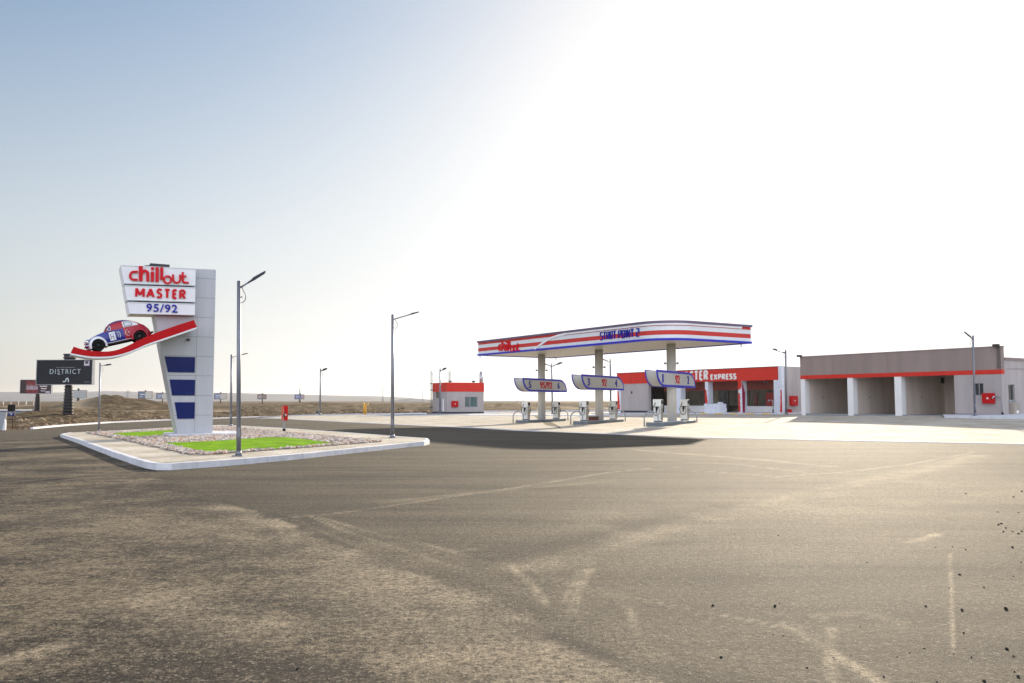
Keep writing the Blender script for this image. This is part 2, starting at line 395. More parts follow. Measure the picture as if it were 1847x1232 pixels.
def paver(m, n, l, p):
    pos = n.new('ShaderNodeNewGeometry').outputs['Position']
    mp = n.new('ShaderNodeMapping'); mp.inputs['Rotation'].default_value = (0,0,R(33)); l.new(pos, mp.inputs[0])
    br = n.new('ShaderNodeTexBrick'); br.inputs['Scale'].default_value = 1; br.inputs['Brick Width'].default_value = .22; br.inputs['Row Height'].default_value = .11
    br.inputs['Mortar Size'].default_value = .006; br.inputs['Mortar Smooth'].default_value = .2
    br.inputs['Color1'].default_value = (.62,.575,.50,1); br.inputs['Color2'].default_value = (.52,.48,.41,1); br.inputs['Mortar'].default_value = (.26,.235,.19,1)
    l.new(mp.outputs[0], br.inputs[0])
    big = RAMP(n, l, NZ(n, l, pos, .5, 7, .7), .35, .65, (.60,.57,.52), (1,1,1))
    col = MIX(n, l, 1.0, br.outputs[0], big, 'MULTIPLY')
    sp = RAMP(n, l, NZ(n, l, pos, 2.3, 6, .75), .52, .72)
    col = MIX(n, l, MATH(n, l, 'MULTIPLY', sp, .35), col, (.42,.36,.27))
    l.new(col, p.inputs['Base Color']); p.inputs['Roughness'].default_value = .9; p.inputs['Specular IOR Level'].default_value = .10
    b = n.new('ShaderNodeBump'); b.inputs['Strength'].default_value = .5; b.inputs['Distance'].default_value = .01; l.new(br.outputs['Fac'], b.inputs['Height']); b.invert = True
    l.new(b.outputs[0], p.inputs['Normal'])
M_paver = ground_mat('block paving', paver)

def desert(m, n, l, p):
    ge = n.new('ShaderNodeNewGeometry'); pos = ge.outputs['Position']
    a = NZ(n, l, pos, .05, 8, .68); b = NZ(n, l, pos, .45, 7, .7); c = NZ(n, l, pos, 3.5, 5, .7)
    col = MIX(n, l, RAMP(n, l, a, .4, .62), (.100,.068,.036), (.235,.172,.098))
    col = MIX(n, l, RAMP(n, l, b, .44, .56), col, (.060,.040,.020))
    tr = n.new('ShaderNodeAttribute'); tr.attribute_name = 'track'
    col = MIX(n, l, MATH(n, l, 'MULTIPLY', tr.outputs['Fac'], .85, True), col, (.40,.32,.215))
    col = MIX(n, l, .8, col, RAMP(n, l, c, .3, .66, (.45,.45,.45), (1,1,1)), 'MULTIPLY')
    l.new(col, p.inputs['Base Color']); p.inputs['Roughness'].default_value = .95; p.inputs['Specular IOR Level'].default_value = .1
    bp = n.new('ShaderNodeBump'); bp.inputs['Strength'].default_value = .9; bp.inputs['Distance'].default_value = .35; l.new(MATH(n, l, 'ADD', b, MATH(n, l, 'MULTIPLY', c, .3)), bp.inputs['Height']); l.new(bp.outputs[0], p.inputs['Normal'])
M_desert = ground_mat('desert earth', desert)
M_hills = mat('far rocky hill', (.15,.155,.17), 1, 0, .2, .004, 0, spec=.05)
def turf(m, n, l, p):
    pos = n.new('ShaderNodeNewGeometry').outputs['Position']
    a = NZ(n, l, pos, 55, 3, .8); b = NZ(n, l, pos, 1.2, 5, .6, (1,2.2,1))
    col = MIX(n, l, RAMP(n, l, b, .38, .60), (.11,.25,.004), (.24,.43,.016))
    col = MIX(n, l, .6, col, RAMP(n, l, a, .3, .65, (.45,.5,.4), (1,1,1)), 'MULTIPLY')
    l.new(col, p.inputs['Base Color']); p.inputs['Roughness'].default_value = .9; p.inputs['Specular IOR Level'].default_value = .03
    bp = n.new('ShaderNodeBump'); bp.inputs['Strength'].default_value = .6; bp.inputs['Distance'].default_value = .02; l.new(a, bp.inputs['Height']); l.new(bp.outputs[0], p.inputs['Normal'])
M_turf = ground_mat('artificial turf', turf)

# ------------------------------------------------ ground: asphalt
KERB_PX = [(-60,778),(30,776),(60,774),(120,768.5),(200,763),(290,759),(400,755),(470,752.5),(600,749),(700,747.8),(770,747)]
KERB = [G(*p) for p in KERB_PX]
road_poly = [(p.x, p.y) for p in KERB] + [(-6, 112), (-6, 101), (62, 101), (62, -14), (-95, -14)]
o = obj('asphalt_road', sheet(road_poly, 6.0, 0.0), M_asphalt); tag(o, kind='structure')
FAN_Y = 2.0*1.0115**np.arange(0, 272)
FAN_K = np.arange(-.80, .8001, .0045)
Kk, Yy = np.meshgrid(FAN_K, FAN_Y); Xx = Kk*Yy
# boundary between the old dusty lane and the young asphalt
OB = [G(*p) for p in [(-40,778),(110,790),(262,850),(300,866),(340,884),(385,902),(430,916),(500,936),(560,958),(620,985),(700,1020),(780,1042),(860,1070),(930,1102),(1000,1142),(1100,1185),(1235,1236),(1400,1300),(1600,1420)]]
obx = np.array([p.x for p in OB]); oby = np.array([p.y for p in OB])
ordr = np.argsort(-oby); bx = np.interp(-Yy, -oby[ordr], obx[ordr])
bx = bx+(fbm(Xx*1.3, Yy*1.3, 5, 17)-.48)*.9*np.clip(Yy/12, .5, 1.2)
old = np.clip(.5-(Xx-bx)/(.05+.014*Yy), 0, 1)
dust = np.zeros_like(Xx); dark = np.zeros_like(Xx)
WK = .62
def seg(arr, pts, wd, amt, soft=1.0, brk=0, fade=False):
    P = [G(*p) for p in pts]; best = np.full(Xx.shape, 1e9)
    for a, b in zip(P[:-1], P[1:]):
        dx, dy = b.x-a.x, b.y-a.y; t = np.clip(((Xx-a.x)*dx+(Yy-a.y)*dy)/(dx*dx+dy*dy), 0, 1)
        best = np.minimum(best, np.hypot(Xx-a.x-t*dx, Yy-a.y-t*dy))
    wob = 1 + .5*(fbm(Xx*1.7+3, Yy*1.7, 3, 5)-.5)
    wd = wd*WK if wd < .4 else wd
    v = np.exp(-(best/(wd*wob))**(2 if wd > .4 else 3))*amt*(1.25 if wd < .4 else 1)
    if brk: v = v*(.40+.60*ss(fbm(Xx*brk, Yy*brk, 4, 9), .36, .55))
    np.maximum(arr, v, out=arr)
# sand drift along the seam
seg(dust, [(430,916),(500,938),(560,960),(620,988),(700,1024),(780,1048),(860,1076),(930,1110),(1000,1150),(1100,1192),(1235,1240)], .55, .75, brk=1.2)
dust *= ss(old, .25, .7)
dq = Xx-bx
dark = np.maximum(dark, .75*np.exp(-dq/.45)*(dq > 0)*(Yy < 26)*ss(fbm(Xx*.9, Yy*.9, 3, 21), .25, .5))
seg(dark, [(300,862),(345,884),(430,912),(500,930),(560,948),(620,972),(690,1005)], .22, .7, brk=1.0)
seg(dark, [(700,1012),(790,1034),(870,1062),(940,1092),(1010,1128),(1110,1168),(1250,1225)], .35, .55, brk=.9)
seg(dark, [(400,880),(480,905),(560,928)], .8, .45)
# tyre sweeps and seams
for pts, wd, am in [
    ([(500,936),(620,925),(770,903),(950,877),(1100,852),(1230,843)], .10, .55),
    ([(560,932),(640,965),(750,1000),(800,1018),(860,1035)], .06, .50),
    ([(575,933),(660,958),(760,980),(850,1005),(900,1003)], .07, .55),
    ([(530,938),(620,975),(690,1002)], .07, .4),
    ([(495,938),(505,958),(520,972)], .05, .7),
    ([(690,1020),(740,1003),(780,998)], .05, .45),
    ([(690,1020),(745,1001),(860,990)], .06, .35),
    ([(890,1000),(905,1005),(960,1026)], .05, .75),
    ([(905,1006),(955,1050),(985,1092)], .09, .8),
    ([(1062,1028),(1045,1062),(1030,1105)], .10, .8),
    ([(1045,1030),(1030,1060),(1010,1100)], .07, .5),
    ([(960,1026),(1050,1058),(1130,1082)], .05, .5),
    ([(900,1003),(1000,1048),(1100,1072),(1250,1100),(1400,1130),(1480,1150)], .05, .4),
    ([(870,1058),(960,1048),(1060,1040)], .10, .4),
    ([(1420,1128),(1480,1165),(1560,1215),(1600,1240)], .10, .7),
    ([(1500,1135),(1495,1180),(1500,1240)], .07, .55),
    ([(1130,1095),(1140,1110),(1150,1150),(1180,1190)], .07, .4),
    ([(1715,1000),(1716,1060),(1715,1110),(1722,1180)], .025, .8),
    ([(1640,978),(1665,972),(1688,965)], .14, .95),
    ([(960,1015),(1060,990),(1200,955),(1300,925),(1420,900),(1560,870),(1680,845),(1760,822)], .45, .6),
    ([(1160,845),(1300,852),(1400,860),(1520,852),(1640,838),(1760,815)], .12, .5),
    ([(700,905),(900,885),(1100,868)], .3, .25),
    ([(1150,812),(1250,820),(1400,832),(1500,842)], .35, .5),
    ([(1180,830),(1330,838),(1450,852)], .25, .45),
    ([(1480,1112),(1560,1105),(1620,1125)], .12, .55),
    ([(640,1090),(720,1110),(760,1120)], .12, .4)]:
    seg(dust, pts, wd, am, brk=2.2)
seg(dust, [(560,975),(700,1060),(760,1080),(900,1130),(1050,1200)], 1.0, .45, brk=.8)
seg(dust, [(1250,940),(1400,930),(1600,900),(1800,870)], 2.2, .45, brk=.5)
seg(dust, [(300,1080),(420,1115),(480,1130)], .5, .5, brk=.8)
seg(dust, [(150,930),(300,950),(420,960)], .8, .4, brk=.7)
seg(dust, [(0,1195),(60,1180),(110,1165)], .25, .45, brk=1.3)
seg(dust, [(1100,1210),(900,1180),(700,1190)], .35, .4, brk=1.3)
for pts, wd, am in [
    ([(890,1008),(1000,988),(1120,955),(1190,940),(1290,915)], .50, .75),
    ([(700,960),(820,945),(1000,935)], .8, .30),
    ([(960,1052),(1040,1070),(1120,1088)], .04, .6),
    ([(1250,1085),(1300,1010),(1290,1000)], .5, .35),
    ([(1195,845),(1225,846),(1250,848)], .35, .8), ([(1110,840),(1200,847),(1290,852)], .12, .35),
    ([(1440,812),(1500,815),(1620,818)], .3, .35), ([(1380,838),(1470,840)], .25, .4), ([(1700,817),(1745,818)], .22, .5),
    ([(780,1035),(860,1046),(950,1060)], .25, .5), ([(1380,1080),(1500,1085),(1700,1150)], .5, .3),
    ([(1000,1150),(1100,1185),(1240,1235)], .22, .7), ([(1010,1138),(1130,1170),(1300,1225)], .5, .55), ([(1560,1060),(1700,1120),(1830,1200)], .8, .45), ([(1250,1075),(1290,1060),(1330,1040)], .5, .5), ([(1660,1150),(1700,1200)], .3, .5), ([(560,905),(700,915),(860,905)], .9, .35), ([(620,860),(860,850),(1000,840)], 1.2, .3),
    ([(0,800),(120,808)], .5, .15)]:
    seg(dark, pts, wd, min(1.0, am*1.5), brk=1.0)
Zz = g(Xx, Yy)+.004
fade = 1-ss(Yy, 36, 43); dust *= fade; dark *= fade
me = grid_mesh('asphalt_forecourt', Xx, Yy, Zz, [M_asphalt], {'old': old, 'dust': dust, 'dark': dark})
o = bpy.data.objects.new('asphalt_forecourt', me); C.objects.link(o); tag(o, kind='structure')

# ------------------------------------------------ ground: desert sheet reaching the horizon
kerb_k = np.array([p.x/p.y for p in KERB]+[.05, .2, .45, .8]); kerb_y = np.array([p.y for p in KERB]+[150, 150, 150, 150])
rr = np.concatenate([[.5, 6, 15, 28], 40*1.016**np.arange(0, 190), 820*1.07**np.arange(0, 42)])
th = np.concatenate([np.arange(-180, -46, 4), np.arange(-46, 44, .22), np.arange(44, 181, 4)])
TH, RR = np.meshgrid(np.radians(th), rr); DX = np.sin(TH)*RR; DY = np.cos(TH)*RR
kk = np.where(DY > 1, DX/np.maximum(DY, 1), np.where(DX < 0, -9, 9)); ky = np.interp(kk, kerb_k, kerb_y)
by = DY-ky
msk = ss(by, 1.0, 9.0); msk = np.where(DY < 5, 0, msk)
base = np.where(RR > 300, g(DX, DY)*(1-ss(RR, 300, 900)), g(DX, DY))
m = (fbm(DX*.045, DY*.030, 6, 3)-.38)*3.0 + (fbm(DX*.22, DY*.14, 4, 11)-.45)*1.3 + (fbm(DX*.6, DY*.35, 4, 31)-.45)*1.3
m = np.maximum(m, -.25)*ss(by, 1, 22)*(1-ss(RR, 260, 420)*.8)
def mound(px, py, Y, wx, wy):
    p = AT(px, py, Y); hh = p.z-float(g(p.x, p.y))
    return hh*np.exp(-((DX-p.x)/wx)**2-((DY-Y)/wy)**2)
big = mound(190, 717, 190, 10, 12)+mound(240, 724, 200, 16, 14)*.8+mound(150,732,130,5,6)*.7+mound(80,733,120,5,8)*.8+mound(300,727,170,12,12)*.5+mound(145,741,84,3.2,3.0)*.9+mound(1000,729,200,14,10)+mound(1080,730,210,14,10)+mound(930,729,215,14,12)+mound(890,731,190,9,8)+mound(640,727,230,30,12)*.8+mound(520,727,240,30,14)*.8+mound(735,737,118,6,5)
track = np.zeros_like(DX)
for ps in ([(60,752),(120,748),(160,742),(210,733),(250,728)], [(110,750),(200,751),(260,747),(330,746),(420,744)], [(880,738),(950,738),(1100,737)], [(0,735),(30,733),(60,732)]):
    P = [G(*q) for q in ps]
    for a, b in zip(P[:-1], P[1:]):
        dx, dy = b.x-a.x, b.y-a.y; t = np.clip(((DX-a.x)*dx+(DY-a.y)*dy)/(dx*dx+dy*dy), 0, 1)
        d = np.hypot(DX-a.x-t*dx, DY-a.y-t*dy); track = np.maximum(track, np.exp(-(d/3.2)**2))
tl = 1-.6*track
DZ = base-.10+msk*.10+(m*tl)*(1-np.clip(big/1.5, 0, .8))*.8+big*ss(by, 1, 10)*(.55+.5*fbm(DX*.3, DY*.3, 4, 2))
DZ = np.where(by < 1.0, base-.10, DZ)
me = grid_mesh('desert_ground', DX, DY, DZ, [M_desert], {'track': track})
o = bpy.data.objects.new('desert_ground', me); C.objects.link(o); tag(o, kind='structure')

# far hills: a real ridge four kilometres off
hx_px = np.array([-700,-300,0,120,190,250,340,420,520,600,680,730,765,800,850,900,1100,1500,2500])
hy_px = np.array([704,705,706,707,704.5,706,708,708,710,712.5,714,716,719,721.5,722.6,722.8,722.8,722.8,722.8])
hth = np.radians(np.linspace(-48, 48, 420)); hpx = 923.5+F_PX*np.tan(hth)
hh = (723-np.interp(hpx, hx_px, hy_px))/F_PX
hr = np.array([3200, 3600, 3900, 4100, 4200, 4300, 5200.])
hf = np.array([-.05, .45, .72, .93, 1.0, .97, -.1])
HT, HR = np.meshgrid(hth, hr); HX = np.sin(HT)*HR; HY = np.cos(HT)*HR
HZ = hf[:, None]*hh[None, :]*4200*np.cos(hth)[None, :]*(1+.10*(fbm(HX*.006, HY*.006, 5, 8)-.5))-2+1.8*(hf[:,None] > 0)
me = grid_mesh('far_hills', HX, HY, HZ, [M_hills])
o = bpy.data.objects.new('far_hills', me); C.objects.link(o); tag(o, kind='structure')
hr2 = [1500, 1560, 1620, 1700]; lo = np.array([0,.8,1,0]); lpx = [-400, 690, 700, 735, 765, 790, 815, 840, 872, 890, 940, 955, 1000, 2400]; lpy = [724,724,722,716.5,718,720,720,722,721,721,721,723.8,724,724]
HT, HR = np.meshgrid(hth, hr2); HX = np.sin(HT)*HR; HY = np.cos(HT)*HR
HZ = lo[:, None]*((723-np.interp(hpx, lpx, lpy))/F_PX*1620*np.cos(hth))[None, :]*(1+.2*(fbm(HX*.02, HY*.02, 4, 4)-.5))
me = grid_mesh('low_hill', HX, HY, HZ, [M_hills])
o = bpy.data.objects.new('low_hill', me); C.objects.link(o); tag(o, kind='structure')

# ------------------------------------------------ paved forecourt
PAVE_PX = [(455,754.5),(540,757.5),(620,761.5),(700,765.5),(780,769),(860,772.5),(930,777),(1040,781),(1150,785.3),(1260,790),(1400,793),(1530,796),(1700,799),(1847,802),(2050,806)]
pv = [G(*p) for p in PAVE_PX]
back = [G(*p) for p in [(770,747.2),(700,748),(600,749.5),(500,752)]]
pave_poly = [(p.x, p.y) for p in pv]+[(62, 44), (62, 100), (30,135), (-6, 135), (-14,122)]+[(p.x, p.y) for p in back]
o = obj('forecourt_paving', sheet(pave_poly, 3.0, .012), M_paver); tag(o, kind='structure')
def edging(name, pts, wd, z0, z1, mats, closed=False, gap=1.0, kind='structure', world=True):
    """kerb stones laid end to end along a line in plan; outer face on the line, width to its left"""
    mb = MB(); P = [Vector(p[:2]) for p in pts]; n = len(P); rnd = random.Random(4)
    nr = []
    for i in range(n):
        a = P[i-1] if (i > 0 or closed) else P[i]; b = P[(i+1)%n] if (i < n-1 or closed) else P[i]
        t = (b-a).normalized(); nr.append(Vector((-t.y, t.x)))
    for i in range(n if closed else n-1):
        j = (i+1)%n; L = (P[j]-P[i]).length; k = max(1, round(L/gap))
        for q in range(k):
            a = P[i].lerp(P[j], q/k); b = P[i].lerp(P[j], (q+1)/k-.004*min(1, gap)/max(L/k, .2)); na = nr[i].lerp(nr[j], q/k); nb = nr[i].lerp(nr[j], (q+1)/k)
            dz = rnd.uniform(-.002, .002); c = .02; off = rnd.uniform(-.006, .006)
            def prof(p, nn):
                zz = float(g(p.x, p.y)); o_ = p+nn*off
                return [(o_.x, o_.y, zz+z0), (o_.x, o_.y, zz+z1-c+dz), (o_.x+nn.x*c, o_.y+nn.y*c, zz+z1+dz), (o_.x+nn.x*wd, o_.y+nn.y*wd, zz+z1+dz), (o_.x+nn.x*wd, o_.y+nn.y*wd, zz+z0)]
            A = prof(a, na); B = prof(b, nb)
            mi = (q % 2) if (isinstance(mats, list) and len(mats) > 1) else 0
            mb.add(A+B, [(0,1,6,5),(1,2,7,6),(2,3,8,7),(3,4,9,8),(0,4,3,2,1),(5,6,7,8,9)], mi)
    return mb
# flush edging stones between asphalt and paving, and the far kerb
o = obj('paving_edging', edging('e', [(p.x, p.y) for p in pv], .15, -.1, .03, M_conc, gap=1.0), M_conc); tag(o, kind='structure')
fk = [(p.x, p.y) for p in KERB[2:]]
o = obj('far_kerb', edging('e', [(x, y) for x, y in fk], .25, -.3, .17, M_conc, gap=1.0), M_conc); tag(o, kind='structure')
rk = [G(*p) for p in [(872,743.8),(1000,743),(1120,742.5)]]
o = obj('rear_kerb', edging('e', [(p.x, p.y) for p in rk], .3, -.3, .25, M_conc, gap=1.0), M_conc); tag(o, kind='structure')
rk = [G(*p) for p in [(838,749.2),(960,749.6),(1120,750)]]
o = obj('forecourt_step', edging('e', [(p.x, p.y) for p in rk], 4.5, -.3, .10, M_conc, gap=4.0), M_conc); tag(o, kind='structure')
o = obj('kiosk_apron', sheet([(p.x, p.y) for p in [G(*q) for q in [(640,751.5),(760,750.5),(838,749.4),(872,748.6),(900,746)]]]+[(-2,135),(-14,135)], 3, .03), M_conc2); tag(o, kind='structure')

# ------------------------------------------------ planted traffic island
ISL_PX = [(109,783),(125,788),(160,800),(200,814),(240,827),(262,833.5),(282,836.5),(310,836.5),(400,830.5),(520,820.5),(640,808.5),(740,798.5),(765,796.5),(775,794),(772,790.5),(720,787),(640,781),(560,775.5),(480,770.3),(420,767.2),(395,766.6),(330,770),(240,775),(170,778.5),(125,780)]
ISL = [G(px, py, .17) for px, py in ISL_PX]
isl = [(p.x, p.y) for p in ISL]
o = obj('traffic_island_paving', sheet(isl, 1.2, .165), M_paver); tag(o, kind='structure')
o = obj('traffic_island_kerb', edging('e', isl, .17, -.15, .175, M_conc, closed=True, gap=.8), M_conc); tag(o, kind='structure')
BED_PX = [(155,781),(200,789),(250,800),(300,811),(345,821),(380,820.5),(430,816.5),(500,811.5),(600,804),(655,799.5),(688,797),(640,792),(560,784),(480,777.5),(410,770.3),(340,773.5),(240,778),(180,780)]
BED = [(p.x, p.y) for p in [G(px, py, .17) for px, py in BED_PX]]
o = obj('gravel_bed', sheet(BED, 1.0, .175), mat('gravel bed earth', (.20,.18,.16), .9, 0, .3, 12, .5, 30)); tag(o, kind='structure')
TA = [(p.x, p.y) for p in [G(px, py, .19) for px, py in [(289,799.5),(360,797.3),(430,793),(480,789),(520,789.5),(560,794),(603,799.6),(560,804.5),(480,810.5),(430,814),(372,816.5),(345,811),(312,804.5)]]]
TB = [(p.x, p.y) for p in [G(px, py, .19) for px, py in [(200,782.3),(240,779.8),(315,776),(322,778),(324,784),(290,786),(252,788.5),(226,788)]]]
TC = [(p.x, p.y) for p in [G(px, py, .19) for px, py in [(378,778.5),(402,778),(412,780.5),(398,783),(380,782)]]]
for pl, lb in ((TA, 'large bright green artificial turf patch in front of the price tower'), (TB, 'bright green artificial turf patch behind and left of the price tower'), (TC, 'small green turf corner right behind the price tower base')):
    mb = sheet(pl, .7, .205); e = MB(); n_ = len(pl)
    for i in range(n_):
        a, b = pl[i], pl[(i+1)%n_]; za = float(g(*a)); zb = float(g(*b))
        mb.add([(a[0],a[1],za+.15),(b[0],b[1],zb+.15),(b[0],b[1],zb+.205),(a[0],a[1],za+.205)], [(0,1,2,3)])
    o = obj('artificial_turf', mb, M_turf); tag(o, kind='stuff', label=lb, cat='turf')
# short synthetic blades at the turf edges and stones: uncountable cover
rnd = random.Random(7)
def stone_templates(n=8, sub=1, seed=1):
    out = []; rq = random.Random(seed)
    for i in range(n):
        bm = bmesh.new(); bmesh.ops.create_icosphere(bm, subdivisions=sub, radius=1)
        sx, sy, sz = rq.uniform(.8,1.3), rq.uniform(.6,1.0), rq.uniform(.45,.8)
        for v in bm.verts:
            k = 1+rq.uniform(-.22,.22); v.co = Vector((v.co.x*sx*k, v.co.y*sy*k, v.co.z*sz*k))
        bm.verts.index_update(); out.append(([v.co.copy() for v in bm.verts], [tuple(v.index for v in f.verts) for f in bm.faces])); bm.free()
    return out
ST = stone_templates()
M_st = [mat('pale stone', (.56,.49,.42), .85, 0, .2, 8), mat('warm stone', (.50,.36,.27), .85, 0, .2, 8), mat('grey stone', (.30,.27,.25), .85, 0, .2, 8), mat('rust stone', (.34,.19,.12), .85, 0, .2, 8)]
mb = MB()
bxs = [p[0] for p in BED]; bys = [p[1] for p in BED]
cnt = 0; bn = np.array
for _ in range(90000):
    x = rnd.uniform(min(bxs), max(bxs)); y = rnd.uniform(min(bys), max(bys))
    pt = (np.array([x]), np.array([y]))
    if not inpoly(*pt, BED)[0] or inpoly(*pt, TA)[0] or inpoly(*pt, TB)[0] or inpoly(*pt, TC)[0]: continue
    vs, fs = ST[rnd.randrange(8)]; s_ = rnd.choice([.028,.034,.04,.05,.06,.085])*rnd.uniform(.8,1.2); a = rnd.uniform(0, 6.28); ca, sa = math.cos(a), math.sin(a)
    z = float(g(x, y))+.19+rnd.uniform(0, .03)
    mb.add([(x+(v.x*ca-v.y*sa)*s_, y+(v.x*sa+v.y*ca)*s_, z+v.z*s_) for v in vs], fs, rnd.choices([0,1,2,3],[5,3,3,1])[0]); cnt += 1
    if cnt > 14000: break
o = obj('gravel_stones', mb, M_st); tag(o, kind='stuff', label='pale pink and grey gravel stones covering the island bed', cat='gravel')
# loose earth and rubble along the desert edge
mb = MB()
for _ in range(2600):
    i = rnd.randrange(1, len(KERB)-1); t = rnd.random(); a = KERB[i]; b = KERB[i+1]
    x = a.x+(b.x-a.x)*t; y = a.y+(b.y-a.y)*t; e = rnd.expovariate(1/14)+1.2
    x *= 1+e/ max(y,1); y += e
    vs, fs = ST[rnd.randrange(8)]; s_ = .05+rnd.expovariate(1/.10); s_ = min(s_, .45); a_ = rnd.uniform(0, 6.28); ca, sa = math.cos(a_), math.sin(a_)
    X1 = np.array([[x]]); 
    z = float(g(x, y))+.02
    kx = (np.abs(np.degrees(np.arctan2(x, y))-th)).argmin(); rx = (np.abs(math.hypot(x, y)-rr)).argmin(); z = DZ[rx, kx]
    mb.add([(x+(v.x*ca-v.y*sa)*s_, y+(v.x*sa+v.y*ca)*s_, z+v.z*s_) for v in vs], fs, rnd.choices([0,1],[2,1])[0])
o = obj('rubble', mb, [mat('clay clod', (.12,.075,.038), .95, 0, .3, 3), mat('pale clod', (.24,.18,.115), .95, 0, .2, 3)]); tag(o, kind='stuff', label='brown earth clods and rubble scattered over the desert edge', cat='rubble')
# ------------------------------------------------ price tower
TH_T = 29
TP = G(383, 785.5, .2)
TF = Frame(TP.x, TP.y, TP.z, TH_T)
tw = thing('price_tower', 'tall grey tower with chillout, MASTER and 95/92 boards and blue panels', 'sign tower', TF.O, TF.a)
def fp(pts, y=0.0): return [TF.on(px, py, y) for px, py in pts]
A = fp([(279, 566), (322.5, 785.5), (383, 785.5), (387.2, 600), (389.5, 486.5), (262, 480.5)])
A[2] = (0.0, 0.0)
body = [(A[1][0], -.15), (0.0, -.15), A[4], A[5], A[0]]
body[1] = (0.0, -.15); topr = A[4]
mb = MB().prism(body, 0, 1.5)
# joints between the cladding sheets, cut as thin dark grooves
obj('cladding', mb, M_panel, tw)
mj = MB()
for py in (503, 538, 573, 608, 643, 677.5, 713, 748): 
    a = TF.on(388, py+.6); z = a[1]
    xl = np.interp(z, [body[0][1], body[4][1]], [body[0][0], body[4][0]]) if z < body[4][1] else body[4][0]
    mj.box(xl+.02, topr[0]-.02, -.004, -.001, z-.012, z+.012)
mj.box(TF.on(352.5,700)[0]-.01, TF.on(352.5,700)[0]+.01, -.004, -.001, .1, body[4][1])
obj('cladding_joint', mj, mat('joint sealant', (.24,.25,.27), .7), tw)
mb = MB().bbox(A[1][0]-.45, .35, -.45, 1.9, -.25, .12, .03); obj('plinth', mb, M_conc, tw)
for i, pl in enumerate(([(297,643),(352,643),(352,672),(303,672)], [(306,684.5),(352,684.5),(351.5,713),(310.5,713)], [(315,725.5),(351.5,725.5),(351,755),(320,755)])):
    P = fp(pl, -.05); P = [(P[0][0], P[0][1]), (P[1][0], P[0][1]), (P[1][0], P[2][1]), (P[3][0], P[2][1])]
    obj('blue_panel', MB().prism(P, -.05, 0.0), M_navy, tw)
Mtxtred = M_red
OFF = -.38
boards = []
for i, pl in enumerate(([(218,478),(353,484.5),(352.5,515.5),(224.5,511.5)], [(224.5,514.5),(352.5,518.5),(352,545),(229.5,541.5)], [(230,544.5),(352,548),(351.5,568.5),(234,566)])):
    P = fp(pl, OFF)
    mb = MB().prism(P, OFF, 1.1); bo = obj('sign_board', mb, M_white, tw); boards.append(bo)
    e = MB().prism([P[0], P[1], (P[1][0], P[1][1]-.035), (P[0][0]+.01, P[0][1]-.035)], OFF-.02, OFF-.001).prism([(P[3][0], P[3][1]+.035), (P[2][0], P[2][1]+.035), P[2], P[3]], OFF-.02, OFF-.001)
    obj('board_edge', e, M_fwhite, bo)
def q4(pts): return [TF.on(200+x/7.7, 460+y/7.7, OFF) for x, y in pts]
def arcpx(cx, cy, r, a0, a1, n=12, ry=None): return [(cx+r*math.cos(R(a0+(a1-a0)*i/n)), cy-(ry or r)*math.sin(R(a0+(a1-a0)*i/n))) for i in range(n+1)]
LOGO = [ # strokes of the word: points and thickness, in picture units
    ([(372,235)]+arcpx(322,290,56,75,285,14)+[(368,348)], 33),
    ([(413,155),(413,362)], 54), ([(430,265)]+arcpx(470,270,42,150,20,8,48)+[(511,300),(511,366)], 42),
    ([(575,232),(575,370)], 44), (arcpx(577,190,11,0,330,8), 26, True),
    ([(641,172),(641,376)], 44), ([(704,172),(704,345)], 42),
    (arcpx(785,346,50,0,345,20), 26, True),
    ([(862,272),(862,335)]+arcpx(912,340,48,180,270,6)+arcpx(912,340,48,280,360,6)+[(961,275)], 27), 
    ([(996,240),(996,345)]+[(1000,368),(1015,384),(1078,387)], 28), ([(945,300),(1045,298)], 22)]
mb = MB(); kx = abs(q4([(400,300)])[0][0]-q4([(500,300)])[0][0])/100
strokes(mb, [(q4(l[0]), l[1]*kx) + ((True,) if len(l) > 2 else ()) for l in LOGO], .2, OFF, .09)
obj('lettering', mb, M_redtxt, boards[0])
def txt_on(s, q, y, depth, m, par, bold=.02, sp=1.0):
    """q: four picture corners (tl, tr, br, bl) of the word; the word is sheared to follow them"""
    P = fp(q, y); t = text_mb(s, 0, 1, 0, 1, y, depth, bold, sp)
    t.v = [((P[3][0]*(1-x)+P[2][0]*x)*(1-z)+(P[0][0]*(1-x)+P[1][0]*x)*z, yy, (P[3][1]*(1-x)+P[2][1]*x)*(1-z)+(P[0][1]*(1-x)+P[1][1]*x)*z) for x, yy, z in t.v]
    return obj('lettering', t, m, par)
P_ = fp([(244.5,518.0),(334.5,522.5),(335,540.5),(242.5,536.5)], OFF); h_ = P_[1][1]-P_[2][1]
mm_ = bold_word('MASTER', P_[3][0], P_[2][0], 0, 1, OFF, .07, .0001); 
t_ = bold_word('MASTER', P_[3][0]+.02, P_[2][0], 0, h_, OFF, .05, .098, .16)
sh_ = lambda x: P_[3][1]+(P_[2][1]-P_[3][1])*(x-P_[3][0])/(P_[2][0]-P_[3][0])
t_.v = [(x, y, z+sh_(x)) for x, y, z in t_.v]
obj('lettering', t_, M_redtxt, boards[1])
txt_on('95/92', [(264,547.5),(320,550),(320,564.3),(263,562)], OFF, .06, M_bluetxt, boards[2], .012, 1.1)
